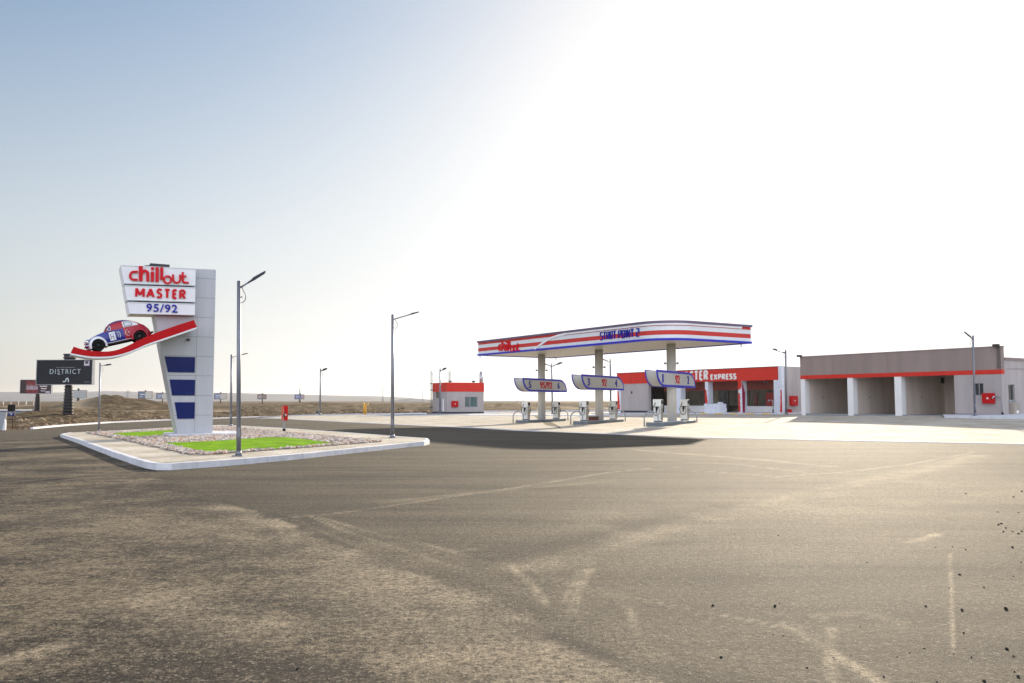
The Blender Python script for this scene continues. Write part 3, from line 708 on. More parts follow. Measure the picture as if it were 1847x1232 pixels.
# small floodlight on the face, dark fitting and cable tray on the roof
x, z = TF.on(339, 613); mb = MB().bbox(x-.07, x+.07, -.16, -.03, z-.05, z+.05, .01).box(x-.015, x+.015, -.05, 0, z-.02, z+.02); obj('spotlight', mb, M_dark, tw)
x, z = TF.on(293, 481); mb = MB().bbox(x-.5, x+.35, .3, .8, z-.05, z+.17, .02).box(x-.7, x-.4, .4, .7, z-.05, z+.08); obj('roof_fitting', mb, M_dark, tw)
x, z = TF.on(283, 481); mb = MB().box(x-.6, topr[0]-.05, .2, 1.3, z-.3, z+.03); obj('roof_cap', mb, M_conc, tw)
mb = MB().box(-.15, 1.6, -1.5, -.45, 0, .06); 
ox = TF.I @ G(398, 785, .2); mb = MB().add([(ox.x-.75, ox.y-.4, .02),(ox.x+.7, ox.y-.4, .02),(ox.x+.8, ox.y+.6, .10),(ox.x-.6, ox.y+.6, .12),(ox.x-.75, ox.y-.4, .10),(ox.x+.7, ox.y-.4, .10),(ox.x+.8, ox.y+.6, .18),(ox.x-.6, ox.y+.6, .20)], [(0,3,2,1),(4,5,6,7),(0,1,5,4),(1,2,6,5),(2,3,7,6),(3,0,4,7)])
lid = thing('access_cover', 'tilted pale slab lying on the gravel by the right foot of the tower', 'slab', TF.O, TF.a); obj('slab', mb, M_conc, lid)

# ------------------------------------------------ curved red beam carrying the car (part of the tower)
BY0, BY1 = -1.75, 0.0
top = [(133,625),(141,628),(150,630.3),(161,632.3),(172,633.6),(184,634.2),(195,634),(205,632.6),(215,630),(228,624.8),(240,619),(251,613.3),(262,608),(276,602.2),(290,597),(320,586.5),(350,577)]
bot = [(355,590),(328,599.5),(300,609),(281,615.3),(262,622),(248,628.3),(235,633.8),(222,638),(210,641),(200,642.6),(190,643.3),(178,643.6),(165,643.2),(155,642),(145,640.3),(136,638.6),(127,637)]
mb = MB().prism(fp(top+bot, BY0), BY0, BY1-.005)
beam = obj('red_beam', mb, M_red, tw)
B2 = fp(bot, BY0); mb = MB()
vs = []
for x, z in B2: vs += [(x, BY0-.01, z-.07), (x, BY0+1.6, z-.07), (x, BY0-.01, z-.001), (x, BY0+1.6, z-.001)]
fs = []
for i in range(len(B2)-1):
    a = 4*i; b = a+4; fs += [(a,a+1,b+1,b),(a+2,b+2,b+3,a+3),(a,b,b+2,a+2),(a+1,a+3,b+3,b+1)]
mb.add(vs, fs); obj('beam_soffit', mb, M_fwhite, beam)

# ------------------------------------------------ small rounded car on the beam
NY = BY0+.28     # near wheel plane
pf = Vector(TF.on(178.0, 619.8, NY)); pr = Vector(TF.on(252.3, 603.6, NY))
wb = (pr-pf).length; tilt = math.atan2(pr.y-pf.y, pr.x-pf.x); rw_ = (Vector(TF.on(178, 609.7, NY))-Vector(TF.on(178, 629.9, NY))).length/2
pf.y -= .085; pr.y -= .04
SX = wb/2.40; SZ = rw_/.315; SZ = max(SZ, SX*.95)
WW = .80*SX*1.15
YC = NY+.64*1.05*.9
CM = TF.M @ Matrix.Translation((pf.x, YC, pf.y)) @ Matrix.Rotation(-tilt, 4, 'Y')
co_ = CM.to_translation()
car = thing('vintage_car', 'small rounded vintage car painted red, white and blue perched on the curved red beam', 'car', co_)
car.rotation_mode = 'XYZ'; car.rotation_euler = CM.to_euler()
# local: x from front wheel axle to the rear, y lateral (negative is the near side), z up from axle height
LY = .9
def cz(z): return (z-.315)*SZ
def cx(x): return (x-.80)*SX
prof_t = [(.12,.52),(.2,.66),(.35,.78),(.6,.88),(.9,.97),(1.15,1.02),(1.30,1.04),(1.42,1.16),(1.56,1.32),(1.72,1.42),(1.95,1.49),(2.2,1.515),(2.5,1.50),(2.8,1.43),(3.1,1.31),(3.4,1.14),(3.65,.95),(3.85,.74),(3.97,.52)]
prof_w = [(.12,.10),(.2,.22),(.35,.34),(.6,.46),(.9,.56),(1.15,.64),(1.3,.68),(1.6,.70),(2.2,.71),(2.6,.70),(3.0,.64),(3.4,.52),(3.65,.40),(3.85,.26),(3.97,.12)]
xs_ = np.concatenate([np.linspace(.12,1.3,16), np.linspace(1.36,3.0,30), np.linspace(3.05,3.97,18)])
MC = [mat('car white paint', (.70,.72,.75), .25, 0, .03, 5), mat('car blue paint', (.008,.015,.20), .25, 0, .05, 5), mat('car red paint', (.34,.005,.022), .25, 0, .05, 5), mat('car dark blue roof paint', (.045,.035,.13), .25, 0, .05, 5), M_dark]
def section(x):
    zt = np.interp(x, *zip(*prof_t)); wd = np.interp(x, *zip(*prof_w)); zb = .27
    pts = []
    sh = .98 if x > 1.25 else zt*.92      # shoulder line
    sh = min(sh, zt-.02)
    for i in range(9):                     # lower side up to the shoulder
        t = i/8; z = zb+(sh-zb)*t; pts.append((wd*(.90+.10*math.sin(math.pi*min(1, t*.9+.1))), z))
    w0 = pts[-1][0]
    for i in range(1, 15):                  # from the shoulder over the roof
        a = math.pi/2*i/14; pts.append((w0*max(0, math.cos(a))**(.62 if zt-sh > .2 else .9)*(1-.06*math.sin(a)), sh+(zt-sh)*math.sin(a)**(.95)))
    pts[-1] = (0, zt)
    return pts
vs = []; fs = []; ms = []
npt = 23
for x in xs_:
    s_ = section(x)
    for (yy, z) in s_: vs.append((cx(x), -yy*LY, cz(z)))
    for (yy, z) in s_[:-1][::-1]: vs.append((cx(x), yy*LY, cz(z)))
NP = npt*2-1
mb = MB()
for i in range(len(xs_)-1):
    for k in range(NP-1):
        f = (i*NP+k, i*NP+k+1, (i+1)*NP+k+1, (i+1)*NP+k)
        x = (xs_[i]+xs_[i+1])/2; z = np.mean([vs[q][2] for q in f])/SZ+.315; kk_ = k if k < npt-1 else NP-2-k
        if x < 1.30: mi = 0 if (kk_ > 11 or z < .30) else 1
        elif kk_ > 15: mi = 3 if x < 2.9 else 2
        elif z > .98: mi = 2
        elif x < 2.38: mi = 1
        else: mi = 2
        mb.f.append(f); mb.m.append(mi); mb.sm.append(True)
mb.v = vs
n0 = len(xs_)-1
mb.f.append(tuple(range(NP))); mb.m.append(0); mb.sm.append(False); mb.f.append(tuple(n0*NP+k for k in range(NP))); mb.m.append(2); mb.sm.append(False)
carbody = obj('body', mb, MC, car)
def side_y(x, z):
    s_ = section(x); zs = [p[1] for p in s_]; return float(np.interp(z, zs, [p[0] for p in s_]))*LY
def decal(name, pts, m, off=.012, par=None, sgn=-1, thick=0):
    """thin panel following the flank of the body"""
    mb = MB(); n = len(pts); cxm = sum(p[0] for p in pts)/n; czm = sum(p[1] for p in pts)/n
    rings = []; v = [(cx(cxm), sgn*(side_y(cxm, czm)+off), cz(czm))]
    for t in (.33, .66, 1.0):
        for p in pts:
            x = cxm+(p[0]-cxm)*t; z = czm+(p[1]-czm)*t; v.append((cx(x), sgn*(side_y(x, z)+off), cz(z)))
    f = [(0, 1+i, 1+(i+1)%n) for i in range(n)]
    for r_ in range(2): f += [(1+r_*n+i, 1+(r_+1)*n+i, 1+(r_+1)*n+(i+1)%n, 1+r_*n+(i+1)%n) for i in range(n)]
    mb.add(v, f); return obj(name, mb, m, par or carbody)
def dens(pts, k=4):
    out = []
    for i in range(len(pts)):
        a = pts[i]; b = pts[(i+1)%len(pts)]
        for j in range(k): out.append((a[0]+(b[0]-a[0])*j/k, a[1]+(b[1]-a[1])*j/k))
    return out
qw = [(2.42,1.02),(2.42,1.36),(2.75,1.36),(3.02,1.27),(3.25,1.12),(3.32,1.02)]
qg = [(2.50,1.07),(2.50,1.31),(2.70,1.31),(2.88,1.25),(2.97,1.15),(2.93,1.07)]
dw = [(1.72,1.03),(1.80,1.28),(1.95,1.37),(2.34,1.40),(2.36,1.03)]
vq = [(1.50,1.03),(1.60,1.20),(1.70,1.26),(1.68,1.03)]
for sg in (-1, 1):
    decal('quarter_panel', dens(qw), MC[0], .010, sgn=sg)
    wq = decal('side_window', dens(qg), mat('painted pale window', (.55,.58,.62), .25), .020, sgn=sg)
    decal('side_window', dens(dw), MC[2], .012, sgn=sg)
    decal('vent_window', dens(vq), MC[1], .014, sgn=sg)
    for pts_, r_ in ((qg, .012), (vq, .012)):
        d = dens(pts_); mb = MB().tube([(cx(p[0]), sg*(side_y(*p)+.024), cz(p[1])) for p in d], r_, 5, closed=True); obj('window_trim', mb, M_dark if pts_ is qg else MC[0], carbody)
# fuel pump emblem in white on the near door, seat emblem lines behind it
decal('emblem_panel', dens([(1.52,.42),(1.52,.90),(1.86,.90),(1.86,.42)]), MC[0], .018)
mb = MB()
def carl(pts, r=.012, off=.028): mb.tube([(cx(p[0]), -(side_y(*p)+off), cz(p[1])) for p in pts], r, 5)
carl([(1.60,.50),(1.60,.80),(1.77,.80),(1.77,.66),(1.62,.66)]); carl([(1.72,.66),(1.76,.50)])
obj('emblem', mb, MC[1], carbody); mb = MB()
carl([(1.92,.84),(1.98,.86),(2.02,.80),(2.02,.52),(2.12,.50),(2.14,.76),(2.06,.88)]); obj('emblem', mb, MC[0], carbody); mb = MB()
carl([(2.62,.85),(2.52,.84),(2.46,.74),(2.46,.62),(2.54,.50),(2.64,.50)], .010); carl([(2.60,.70),(2.68,.71)], .02); obj('emblem', mb, MC[0], carbody)
# wings
def wing(x0, near, mi, a0, a1):
    m_ = MB(); pr_ = [(.42,.55),(.58,.545),(.70,.51),(.775,.45),(.79,.40),(.775,.385)]; sg = -1 if near else 1
    n = 16; v = []
    for i in range(n+1):
        a = R(a0+(a1-a0)*i/n)
        st = 1.0
        for (yy, r_) in pr_: v.append((cx(x0)+math.cos(a)*r_*SX*st, sg*yy*LY*1.02, math.sin(a)*r_*SZ*.97))
    k = len(pr_); f = [(i*k+j, i*k+j+1, (i+1)*k+j+1, (i+1)*k+j) for i in range(n) for j in range(k-1)]
    m_.add(v, f, 0, True); return obj('wing', m_, MC[mi], car)
wing(.80, True, 0, -18, 192); wing(.80, False, 0, -18, 192); wing(3.20, True, 2, -20, 190); wing(3.20, False, 2, -20, 190)
M_hub = mat('black steel wheel', (.02,.02,.022), .45, .3)
for x0 in (.80, 3.20):
    for sg in (-1, 1):
        yb = sg*.76*LY; yi = sg*.58*LY; m_ = MB()
        ring = [(.17,yi),(.30,yi),(.315,yi+(yb-yi)*.15),(.315,yi+(yb-yi)*.85),(.30,yb),(.19,yb),(.17,yb-(yb-yi)*.2)]
        n = 24; v = []
        for i in range(n):
            a = 2*math.pi*i/n
            for r_, yy in ring: v.append((cx(x0)+math.cos(a)*r_*SZ, yy, math.sin(a)*r_*SZ))
        k = len(ring); m_.add(v, [(i*k+j, i*k+(j+1)%k, ((i+1)%n)*k+(j+1)%k, ((i+1)%n)*k+j) for i in range(n) for j in range(k)], 0, True)
        wh = obj('wheel', m_, M_black, car)
        h = MB().tube([(cx(x0), yi, 0), (cx(x0), yb-(yb-yi)*.25, 0)], [.18*SZ, .18*SZ], 18).tube([(cx(x0), yb-(yb-yi)*.25, 0), (cx(x0), yb-(yb-yi)*.02, 0)], [.10*SZ, .06*SZ], 14)
        obj('hub', h, M_hub, wh)
for sg in (-1, 1):
    m_ = MB().tube([(cx(1.25), sg*.70*LY, cz(.27)), (cx(2.75), sg*.70*LY, cz(.27))], .045*SZ, 6); obj('running_board', m_, M_dark, car)
    m_ = MB().tube([(cx(1.25), sg*.735*LY, cz(.325)), (cx(2.75), sg*.735*LY, cz(.325))], .015*SZ, 6); obj('sill_trim', m_, MC[0], car)
    m_ = MB().tube([(cx(.34), sg*.60*LY, cz(.66)), (cx(.20), sg*.60*LY, cz(.63)), (cx(.15), sg*.60*LY, cz(.62)), (cx(.12), sg*.60*LY, cz(.61))], [.13*SZ,.12*SZ,.10*SZ,.03*SZ], 14); obj('headlight', m_, M_chrome, car)
m_ = MB().tube([(cx(1.52), -.72*LY, cz(1.02)), (cx(1.50), -.86*LY, cz(1.05)), (cx(1.45), -.90*LY, cz(1.05))], [.015,.02,.06], 8); obj('mirror', m_, M_chrome, car)
m_ = MB().tube([(cx(.10), y*LY, cz(.42)) if abs(y) < .6 else (cx(.22), y*LY, cz(.42)) for y in (-.76,-.5,-.2,.2,.5,.76)], .045*SZ, 8); obj('bumper', m_, M_chrome, car)
m_ = MB().tube([(cx(4.05), y*LY, cz(.42)) if abs(y) < .6 else (cx(3.92), y*LY, cz(.42)) for y in (-.72,-.5,-.2,.2,.5,.72)], .045*SZ, 8); obj('bumper', m_, M_dark, car)
m_ = MB().tube([(cx(.15), 0, cz(.33)), (cx(3.9), 0, cz(.33))], .16*SZ, 8); obj('chassis', m_, M_dark, car)
# windscreen
ws = [(1.33,1.07),(1.54,1.295)]; m_ = MB(); v = []
for x, z in ws:
    for t in (-.8,-.4,0,.4,.8): v.append((cx(x)-.012, t*.55*LY, cz(z)+.02))
m_.add(v, [(j, j+1, j+6, j+5) for j in range(4)]); obj('windscreen', m_, MC[3], carbody)

# ------------------------------------------------ fire cabinets, taps
def fire_cabinet(fr, x, z0, z1, wd, y, dp, label, post=None):
    """red cabinet; local frame of a facade"""
    t = thing('fire_hose_cabinet', label, 'fire cabinet', fr.M @ Vector((x, y, z0 if post is None else post)), fr.a, 'red fire hose cabinets')
    zb = 0 if post is None else z0-post; h = z1-z0
    obj('cabinet_box', MB().bbox(-wd/2, wd/2, -dp, 0, zb, zb+h, .015), M_cabinet, t)
    obj('cabinet_door', MB().bbox(-wd/2+.05, wd/2-.05, -dp-.02, -dp-.001, zb+.05, zb+h-.05, .008), M_cabinet, t)
    obj('emblem', MB().tube([(0, -dp-.035, zb+h*.5), (0, -dp-.021, zb+h*.5)], .07, 10), M_whitepaint, t)
    obj('handle', MB().tube([(wd*.36, -dp-.02, zb+h*.42), (wd*.36, -dp-.06, zb+h*.45), (wd*.36, -dp-.06, zb+h*.55), (wd*.36, -dp-.02, zb+h*.58)], .012, 6), M_dark, t)
    return t
P = G(512.3, 778, .17); hf_ = Frame(P.x, P.y, P.z, -38)
t = thing('fire_hose_cabinet', 'red fire hose cabinet with open door on a steel post on the traffic island', 'fire cabinet', hf_.O, hf_.a, 'red fire hose cabinets')
pz = 46*P.y/F_PX*1.0
obj('post', MB().bbox(-.045, .045, -.045, .045, 0, pz*.88, .01), M_steel, t)
obj('post_foot', MB().bbox(-.06, .06, -.06, .06, 0, .14, .01), M_black, t)
W_ = 14*P.y/F_PX
obj('cabinet_box', MB().box(-W_*.55, W_*.05, -.02, .22, pz*.42, pz), mat('faded red cabinet side', (.50,.10,.06), .5, 0, .15, 4), t)
obj('cabinet_door', MB().box(W_*.05, W_*.62, -.05, .02, pz*.42, pz), M_cabinet, t)
obj('hose_reel', MB().tube([(W_*.30, -.10, pz*.62), (W_*.30, -.052, pz*.62)], .11, 14), mat('hose rubber', (.10,.07,.05), .7), t)
obj('emblem', MB().tube([(W_*.5, -.10, pz*.64), (W_*.5, -.052, pz*.64)], .05, 8), M_whitepaint, t)

# ------------------------------------------------ street lamps
def street_lamp(base, top_py, label, arms, px=None, r=.075, k=1.0, dz=.17):
    """arms: list of (heading in degrees in plan, length, rise, head turn)"""
    P = G(base[0], base[1], dz); z1 = AT(px or base[0], top_py, P.y).z; H = z1-P.z
    t = thing('street_lamp', label, 'street lamp', P, 0, 'grey steel street lamps round the station')
    obj('base_plate', MB().bbox(-.16*k, .16*k, -.16*k, .16*k, 0, .025, .005).cyl(0, 0, .02, .16*k, r*1.7, 10, r1=r*1.1), M_polegrey, t)
    lx = 0 if px is None else (AT(px, top_py, P.y).x-P.x)
    obj('pole', MB().tube([(0,0,.02),(lx*.5,0,H*.5),(lx,0,H)], [r*1.12, r*.98, r*.85], 14).tube([(lx,0,H),(lx,0,H+.02)], [r*.9, r*.5], 12), M_polegrey, t)
    obj('junction_box', MB().bbox(-r*.6, r*.6, -r*1.25, -r*.9, .55, .85, .008), M_polegrey, t)
    for hd, L, rise, roll in arms:
        if k == 1.0 and abs(hd-28) < 1 and r < .07: L *= .5; rise *= .6
        c, s_ = math.cos(R(hd)), math.sin(R(hd)); z0 = H-.22*k; sl_ = rise/L
        def q(u, v_, w_): return (lx+c*u-s_*v_, s_*u+c*v_, z0+w_+sl_*u)
        ka = k*(1.7 if P.y > 60 else 1); am = MB().tube([q(r*.5,0,0), q(L*.6,0,0), q(L,0,0)], [.028*ka,.025*ka,.024*ka], 8); ar = obj('arm', am, M_polegrey, t)
        br = MB().tube([q(.10*k,0,-.02)]+[(lx+c*(r+.02+.13*k*math.sin(R(a))), s_*(r+.02+.13*k*math.sin(R(a))), z0-.24*k+.18*k*math.cos(R(a))) for a in range(30, 181, 15)], .011*k, 6)
        br.tube([(lx+c*(r+.05*k), s_*(r+.05*k), z0-.25*k), (lx+c*(r+.01), s_*(r+.01), z0-.25*k)], .02*k, 6); obj('scroll_bracket', br, M_dark, t)
        rl = R(roll); cr, sr = math.cos(rl), math.sin(rl)
        def hv(u, v_, w_): return q(L+u, v_*cr-w_*sr, w_*cr+v_*sr)
        outl = [(-.05,.04),(.04,.08),(.12,.13),(.42,.12),(.46,.08)]
        ol = [(u*k, v_*k) for u, v_ in outl]+[(u*k, -v_*k) for u, v_ in outl[::-1]]
        n = len(ol); v = [hv(u, vv, -.022*ka) for u, vv in ol]+[hv(u, vv*.98, .012*ka) for u, vv in ol]+[hv(u*.97+.01*k, vv*.7, .05*ka if .08 < u/k < .35 else .025*ka) for u, vv in ol]
        hd_ = MB().add(v, [tuple(range(n))]+[(i, (i+1)%n, (i+1)%n+n, i+n) for i in range(n)]+[(i+n, (i+1)%n+n, (i+1)%n+2*n, i+2*n) for i in range(n)]+[tuple(range(3*n-1, 2*n-1, -1))])
        ho = obj('lamp_head', hd_, M_dark, t)
        lv = [(.12,.10),(.40,.09)]; l_ = [(u*k, v_*k) for u, v_ in lv]+[(u*k, -v_*k) for u, v_ in lv[::-1]]
        obj('lens', MB().add([hv(u, vv, -.022*ka-.004) for u, vv in l_], [(0,1,2,3)]), M_lens, ho)
    return t
street_lamp((430.5,822.5), 507.5, 'tallest nearest street lamp standing on the island kerb right of the price tower', [(28,.62,.38,14)], px=430.8, r=.062, k=1.0)
street_lamp((707.8,790), 568, 'street lamp on the right tip of the traffic island', [(6,.72,.22,4)], px=708.3, r=.072, k=.95)
street_lamp((416.5,768.4), 640, 'street lamp at the far edge of the island, seen just left of the nearest lamp', [(4,.75,.2,0)], px=417.5, r=.075, k=.85)
street_lamp((178.5,778.3), 655, 'street lamp at the far left end of the island beside the dark billboard', [(28,.28,.05,20)], px=180.5, r=.055, k=.8)
street_lamp((577,748.3), 665, 'lone street lamp on the far kerb against the desert', [(40,.25,.10,20)], px=578.5, r=.11, k=1.5)
street_lamp((793.5,746.5), 665, 'street lamp in front of the small kiosk', [(40,.35,.15,20)], px=794, r=.11, k=1.4, dz=.03)
street_lamp((996.5,747.3), 656, 'double armed street lamp behind the first pump island', [(8,.7,.25,15),(172,.7,.25,-15)], px=995, r=.11, k=1.5, dz=.03)
street_lamp((1101.5,747.8), 648, 'street lamp behind the second canopy column, arm to the left', [(182,.8,.30,-15)], px=1101, r=.11, k=1.5, dz=.05)
street_lamp((1418.5,747.2), 631.5, 'street lamp between the shop and the service bays', [(182,.7,.22,-15)], px=1417, r=.085, k=1.25, dz=.10)
street_lamp((1758.6,750), 605.5, 'street lamp in front of the right end of the service bay building', [(200,.18,.12,-28)], px=1755, r=.07, k=1.25, dz=.12)
# ------------------------------------------------ canopy
ANG = -57.1
CF = Frame(-2.94, 72.2, 0, ANG); CL, CW, CB, CT = 23.4, 7.85, 5.70, 6.98
cn = thing('station_canopy', 'long flat fuel station canopy with red, white and blue striped fascia on three round columns', 'canopy', CF.O, CF.a)
RC = 2.3; H_ = CT-CB
def outline(o=0.0, n=10):
    p = [(-o, -o)]; p += [(CL-RC+(RC+o)*math.sin(R(90*i/n)), RC-(RC+o)*math.cos(R(90*i/n))) for i in range(n+1)]
    return p+[(CL+o, CW+o), (-o, CW+o)]
def band(o, z0, z1, inner=-.25, path=None, closed=True):
    """band round the fascia standing proud by o"""
    P = path or outline(o); Q = outline(inner) if path is None else [(x, y+.05) for x, y in path]; n = len(P); mb = MB()
    v = [(p[0], p[1], z0) for p in P]+[(p[0], p[1], z1) for p in P]+[(p[0], p[1], z0) for p in Q]+[(p[0], p[1], z1) for p in Q]
    f = []
    for i in range(n if closed else n-1):
        j = (i+1)%n; f += [(i, j, n+j, i+n), (n+i, n+j, 3*n+j, 3*n+i), (i, 2*n+i, 2*n+j, j), (2*n+i, 3*n+i, 3*n+j, 2*n+j)]
    return mb.add(v, f)
def fr(a): return CB+H_*a
obj('blue_band', band(.06, fr(0), fr(.11)), M_bluetrim, cn)
obj('white_band', band(0, fr(.112), fr(.285)), M_fwhite, cn)
obj('red_band', band(.002, fr(.287), fr(.512)), M_stripred, cn)
obj('white_band', band(0, fr(.514), fr(.745)), M_fwhite, cn)
obj('coping', band(.09, fr(.885), fr(1.0)), M_mauve, cn)
obj('red_line', band(.03, fr(.747), fr(.765)), M_stripred, cn)
obj('red_band', band(.004, fr(.767), fr(.883)), M_stripred, cn)
# raised white strip with a swoosh at its left end
xs1 = CF.on(965, 629)[0]; xs2 = CF.on(1020, 600)[0]
P = [(x, y) for x, y in outline(.05) if x > 0][:-1]; P = [(xs2, -.05)]+P[:-1]+[(CL+.05, CW-.9)]
mb = MB(); n = len(P); z0, z1 = fr(.775), fr(.875)
v = []
for x, y in P: v += [(x, y, z0), (x, y, z1)]
Pc = [(min(x, CL), max(y, 0)) for x, y in P]
cen = [(P[i][0]+(.045 if False else 0), P[i][1]) for i in range(n)]
inn = [(xs2, -.006)]+[p for p in outline(.006) if p[0] > 0][:-1][:-1]+[(CL+.006, CW-.9)]
inn = inn[:n]
for x, y in inn: v += [(x, y, z0), (x, y, z1)]
f = [(2*i, 2*i+2, 2*i+3, 2*i+1) for i in range(n-1)]+[(2*i+1, 2*i+3, 2*n+2*i+3, 2*n+2*i+1) for i in range(n-1)]+[(2*i, 2*n+2*i, 2*n+2*i+2, 2*i+2) for i in range(n-1)]
obj('white_strip', mb.add(v, f), M_white, cn)
sw = [(xs1, fr(.11)), (xs1+.4, fr(.22)), (xs1+.95, fr(.38)), (xs1+1.6, fr(.55)), (xs1+2.3, fr(.68)), (xs1+3.1, fr(.77)), (xs1+4.2, fr(.82)), (xs2+.05, fr(.826))]
sw = [p for p in sw if p[0] < xs2-.3]+[(xs2+.05, fr(.826))]
mb = MB(); strokes(mb, [(sw, .15)], .15, -.004, .06); obj('white_swoosh', mb, M_white, cn)
# soffit of long strips with a central joint
mb = MB(); n = 26
for i in range(n):
    y0 = .05+(CW-.1)*i/n; y1 = .05+(CW-.1)*(i+1)/n-.02
    mb.box(.05, CL-.05 if y0 > RC else CL-RC+math.sqrt(max(RC**2-(RC-y0)**2, 0))-.06, y0, y1, CB+.05, CB+.075)
obj('soffit', mb, M_soffit, cn)
obj('roof_sheet', MB().hprism(outline(-.02), CT-.25, CT-.2), M_steel, cn)
obj('roof_frame', MB().hprism(outline(-.15), CB+.10, CB+.14), M_dark, cn)
COLP = []
for px in (977, 1080.5, 1211):
    k = (px-923.5)/F_PX; a = CF.M @ Vector((0, CW/2, 0)); u = CF.M.to_3x3() @ Vector((1,0,0)); t_ = (k*a.y-a.x)/(u.x-k*u.y)
    COLP.append((t_, a+u*t_))
M_col = mat('silver column cladding', (.52,.52,.50), .28, .25, .04, 2)
for t_, p in COLP:
    c_ = obj('column', MB().cyl(t_, CW/2, .2, CB+.06, .32, 32), M_col, cn)
    for sg in (-1, 1):
        a = R(63); dx = CF.I.to_3x3() @ Vector((math.cos(0), math.sin(0), 0)); m_ = MB().tube([(t_+sg*dx.x*.33, CW/2+sg*dx.y*.33, 4.38), (t_+sg*dx.x*.42, CW/2+sg*dx.y*.42, 4.40)], .035, 8).tube([(t_+sg*dx.x*.44, CW/2+sg*dx.y*.44, 4.47), (t_+sg*dx.x*.44, CW/2+sg*dx.y*.44, 4.33)], .07, 10)
        obj('camera', m_, M_conc2, c_)
for q_, yy in ((.06, .15), (CL-.6, CW-.3), (.8, CW-.1)):
    obj('drain_spout', MB().cyl(q_, yy, CB-.22, CB+.05, .03, 8), M_dark, cn)
# chillout lettering on the fascia
x0, z1_ = CF.on(897, 612.5, -.1); x1, z0_ = CF.on(937, 633, -.1); z0_ = fr(.02); z1_ = fr(.83)
mb = MB(); k_ = (x1-x0)/835.0; kz = (z1_-z0_)/260.0
ls = []
for l in LOGO: ls.append(([(x0+(x-245)*k_, z1_-(y-155)*kz) for x, y in l[0]], l[1]*min(k_, kz)*.85) + ((True,) if len(l) > 2 else ()))
strokes(mb, ls, .1, -.01, .07); obj('lettering', mb, M_redtxt, cn)
x0 = CF.on(1081, 606, -.1)[0]; x1 = CF.on(1153, 603, -.1)[0]
# START POINT 2 in angular strokes
SP = {'S':[[(1,1),(.0,1),(0,.52),(1,.52),(1,0),(0,0)]], 'T':[[(0,1),(1,1)],[(.5,1),(.5,0)]], 'A':[[(0,0),(0,1),(1,1),(1,0)],[(0,.45),(1,.45)]], 'R':[[(0,0),(0,1),(1,1),(1,.5),(0,.5)],[(.45,.5),(1,0)]], 'P':[[(0,0),(0,1),(1,1),(1,.45),(0,.45)]], 'O':[[(0,0),(0,1),(1,1),(1,0),(0,0)]], 'I':[[(.5,0),(.5,1)]], 'N':[[(0,0),(0,1),(1,0),(1,1)]], '2':[[(0,1),(1,1),(1,.52),(0,.52),(0,0),(1,0)]]}
def angular(word, x0, x1, z0, z1, y, dep, thick):
    n = sum(.55 if c in ' I' else 1 for c in word); cw = (x1-x0)/n; x = x0; L = []
    for c in word:
        w_ = cw*(.55 if c in ' I' else 1)
        for s_ in SP.get(c, []): L.append(([(x+thick/2+(w_*.82-thick)*u, z0+thick/2+(z1-z0-thick)*v_) for u, v_ in s_],))
        x += w_
    mb = MB(); strokes(mb, L, thick, y, dep); return mb
obj('lettering', angular('START POINT 2', x0, x1, fr(.24), fr(.70), -.01, .06, .075), M_bluetxt, cn)

# ------------------------------------------------ pump islands, price signs, pumps, hoops
ISA = 60
IF = [Frame(p.x, p.y, float(g(p.x, p.y)), ISA) for _, p in COLP]
place = ['left', 'middle', 'right']; which = ['left, farthest', 'middle', 'right, nearest']
M_isl = mat('painted island steel kerb', (.13,.155,.175), .6, 0, .12, 3, .1, 30)
for i, f in enumerate(IF):
    t = thing('pump_island', ['low grey concrete pump island at the foot of the left canopy column', 'low grey concrete pump island at the foot of the middle canopy column', 'low grey concrete pump island at the foot of the right canopy column'][i], 'pump island', f.O, f.a, 'pump islands')
    obj('kerb', MB().bbox(-3.45, 3.45, -.6, .6, -.12, .22, .02), M_isl, t)
    obj('top_slab', MB().box(-3.38, 3.38, -.53, .53, .221, .235), M_conc, t)
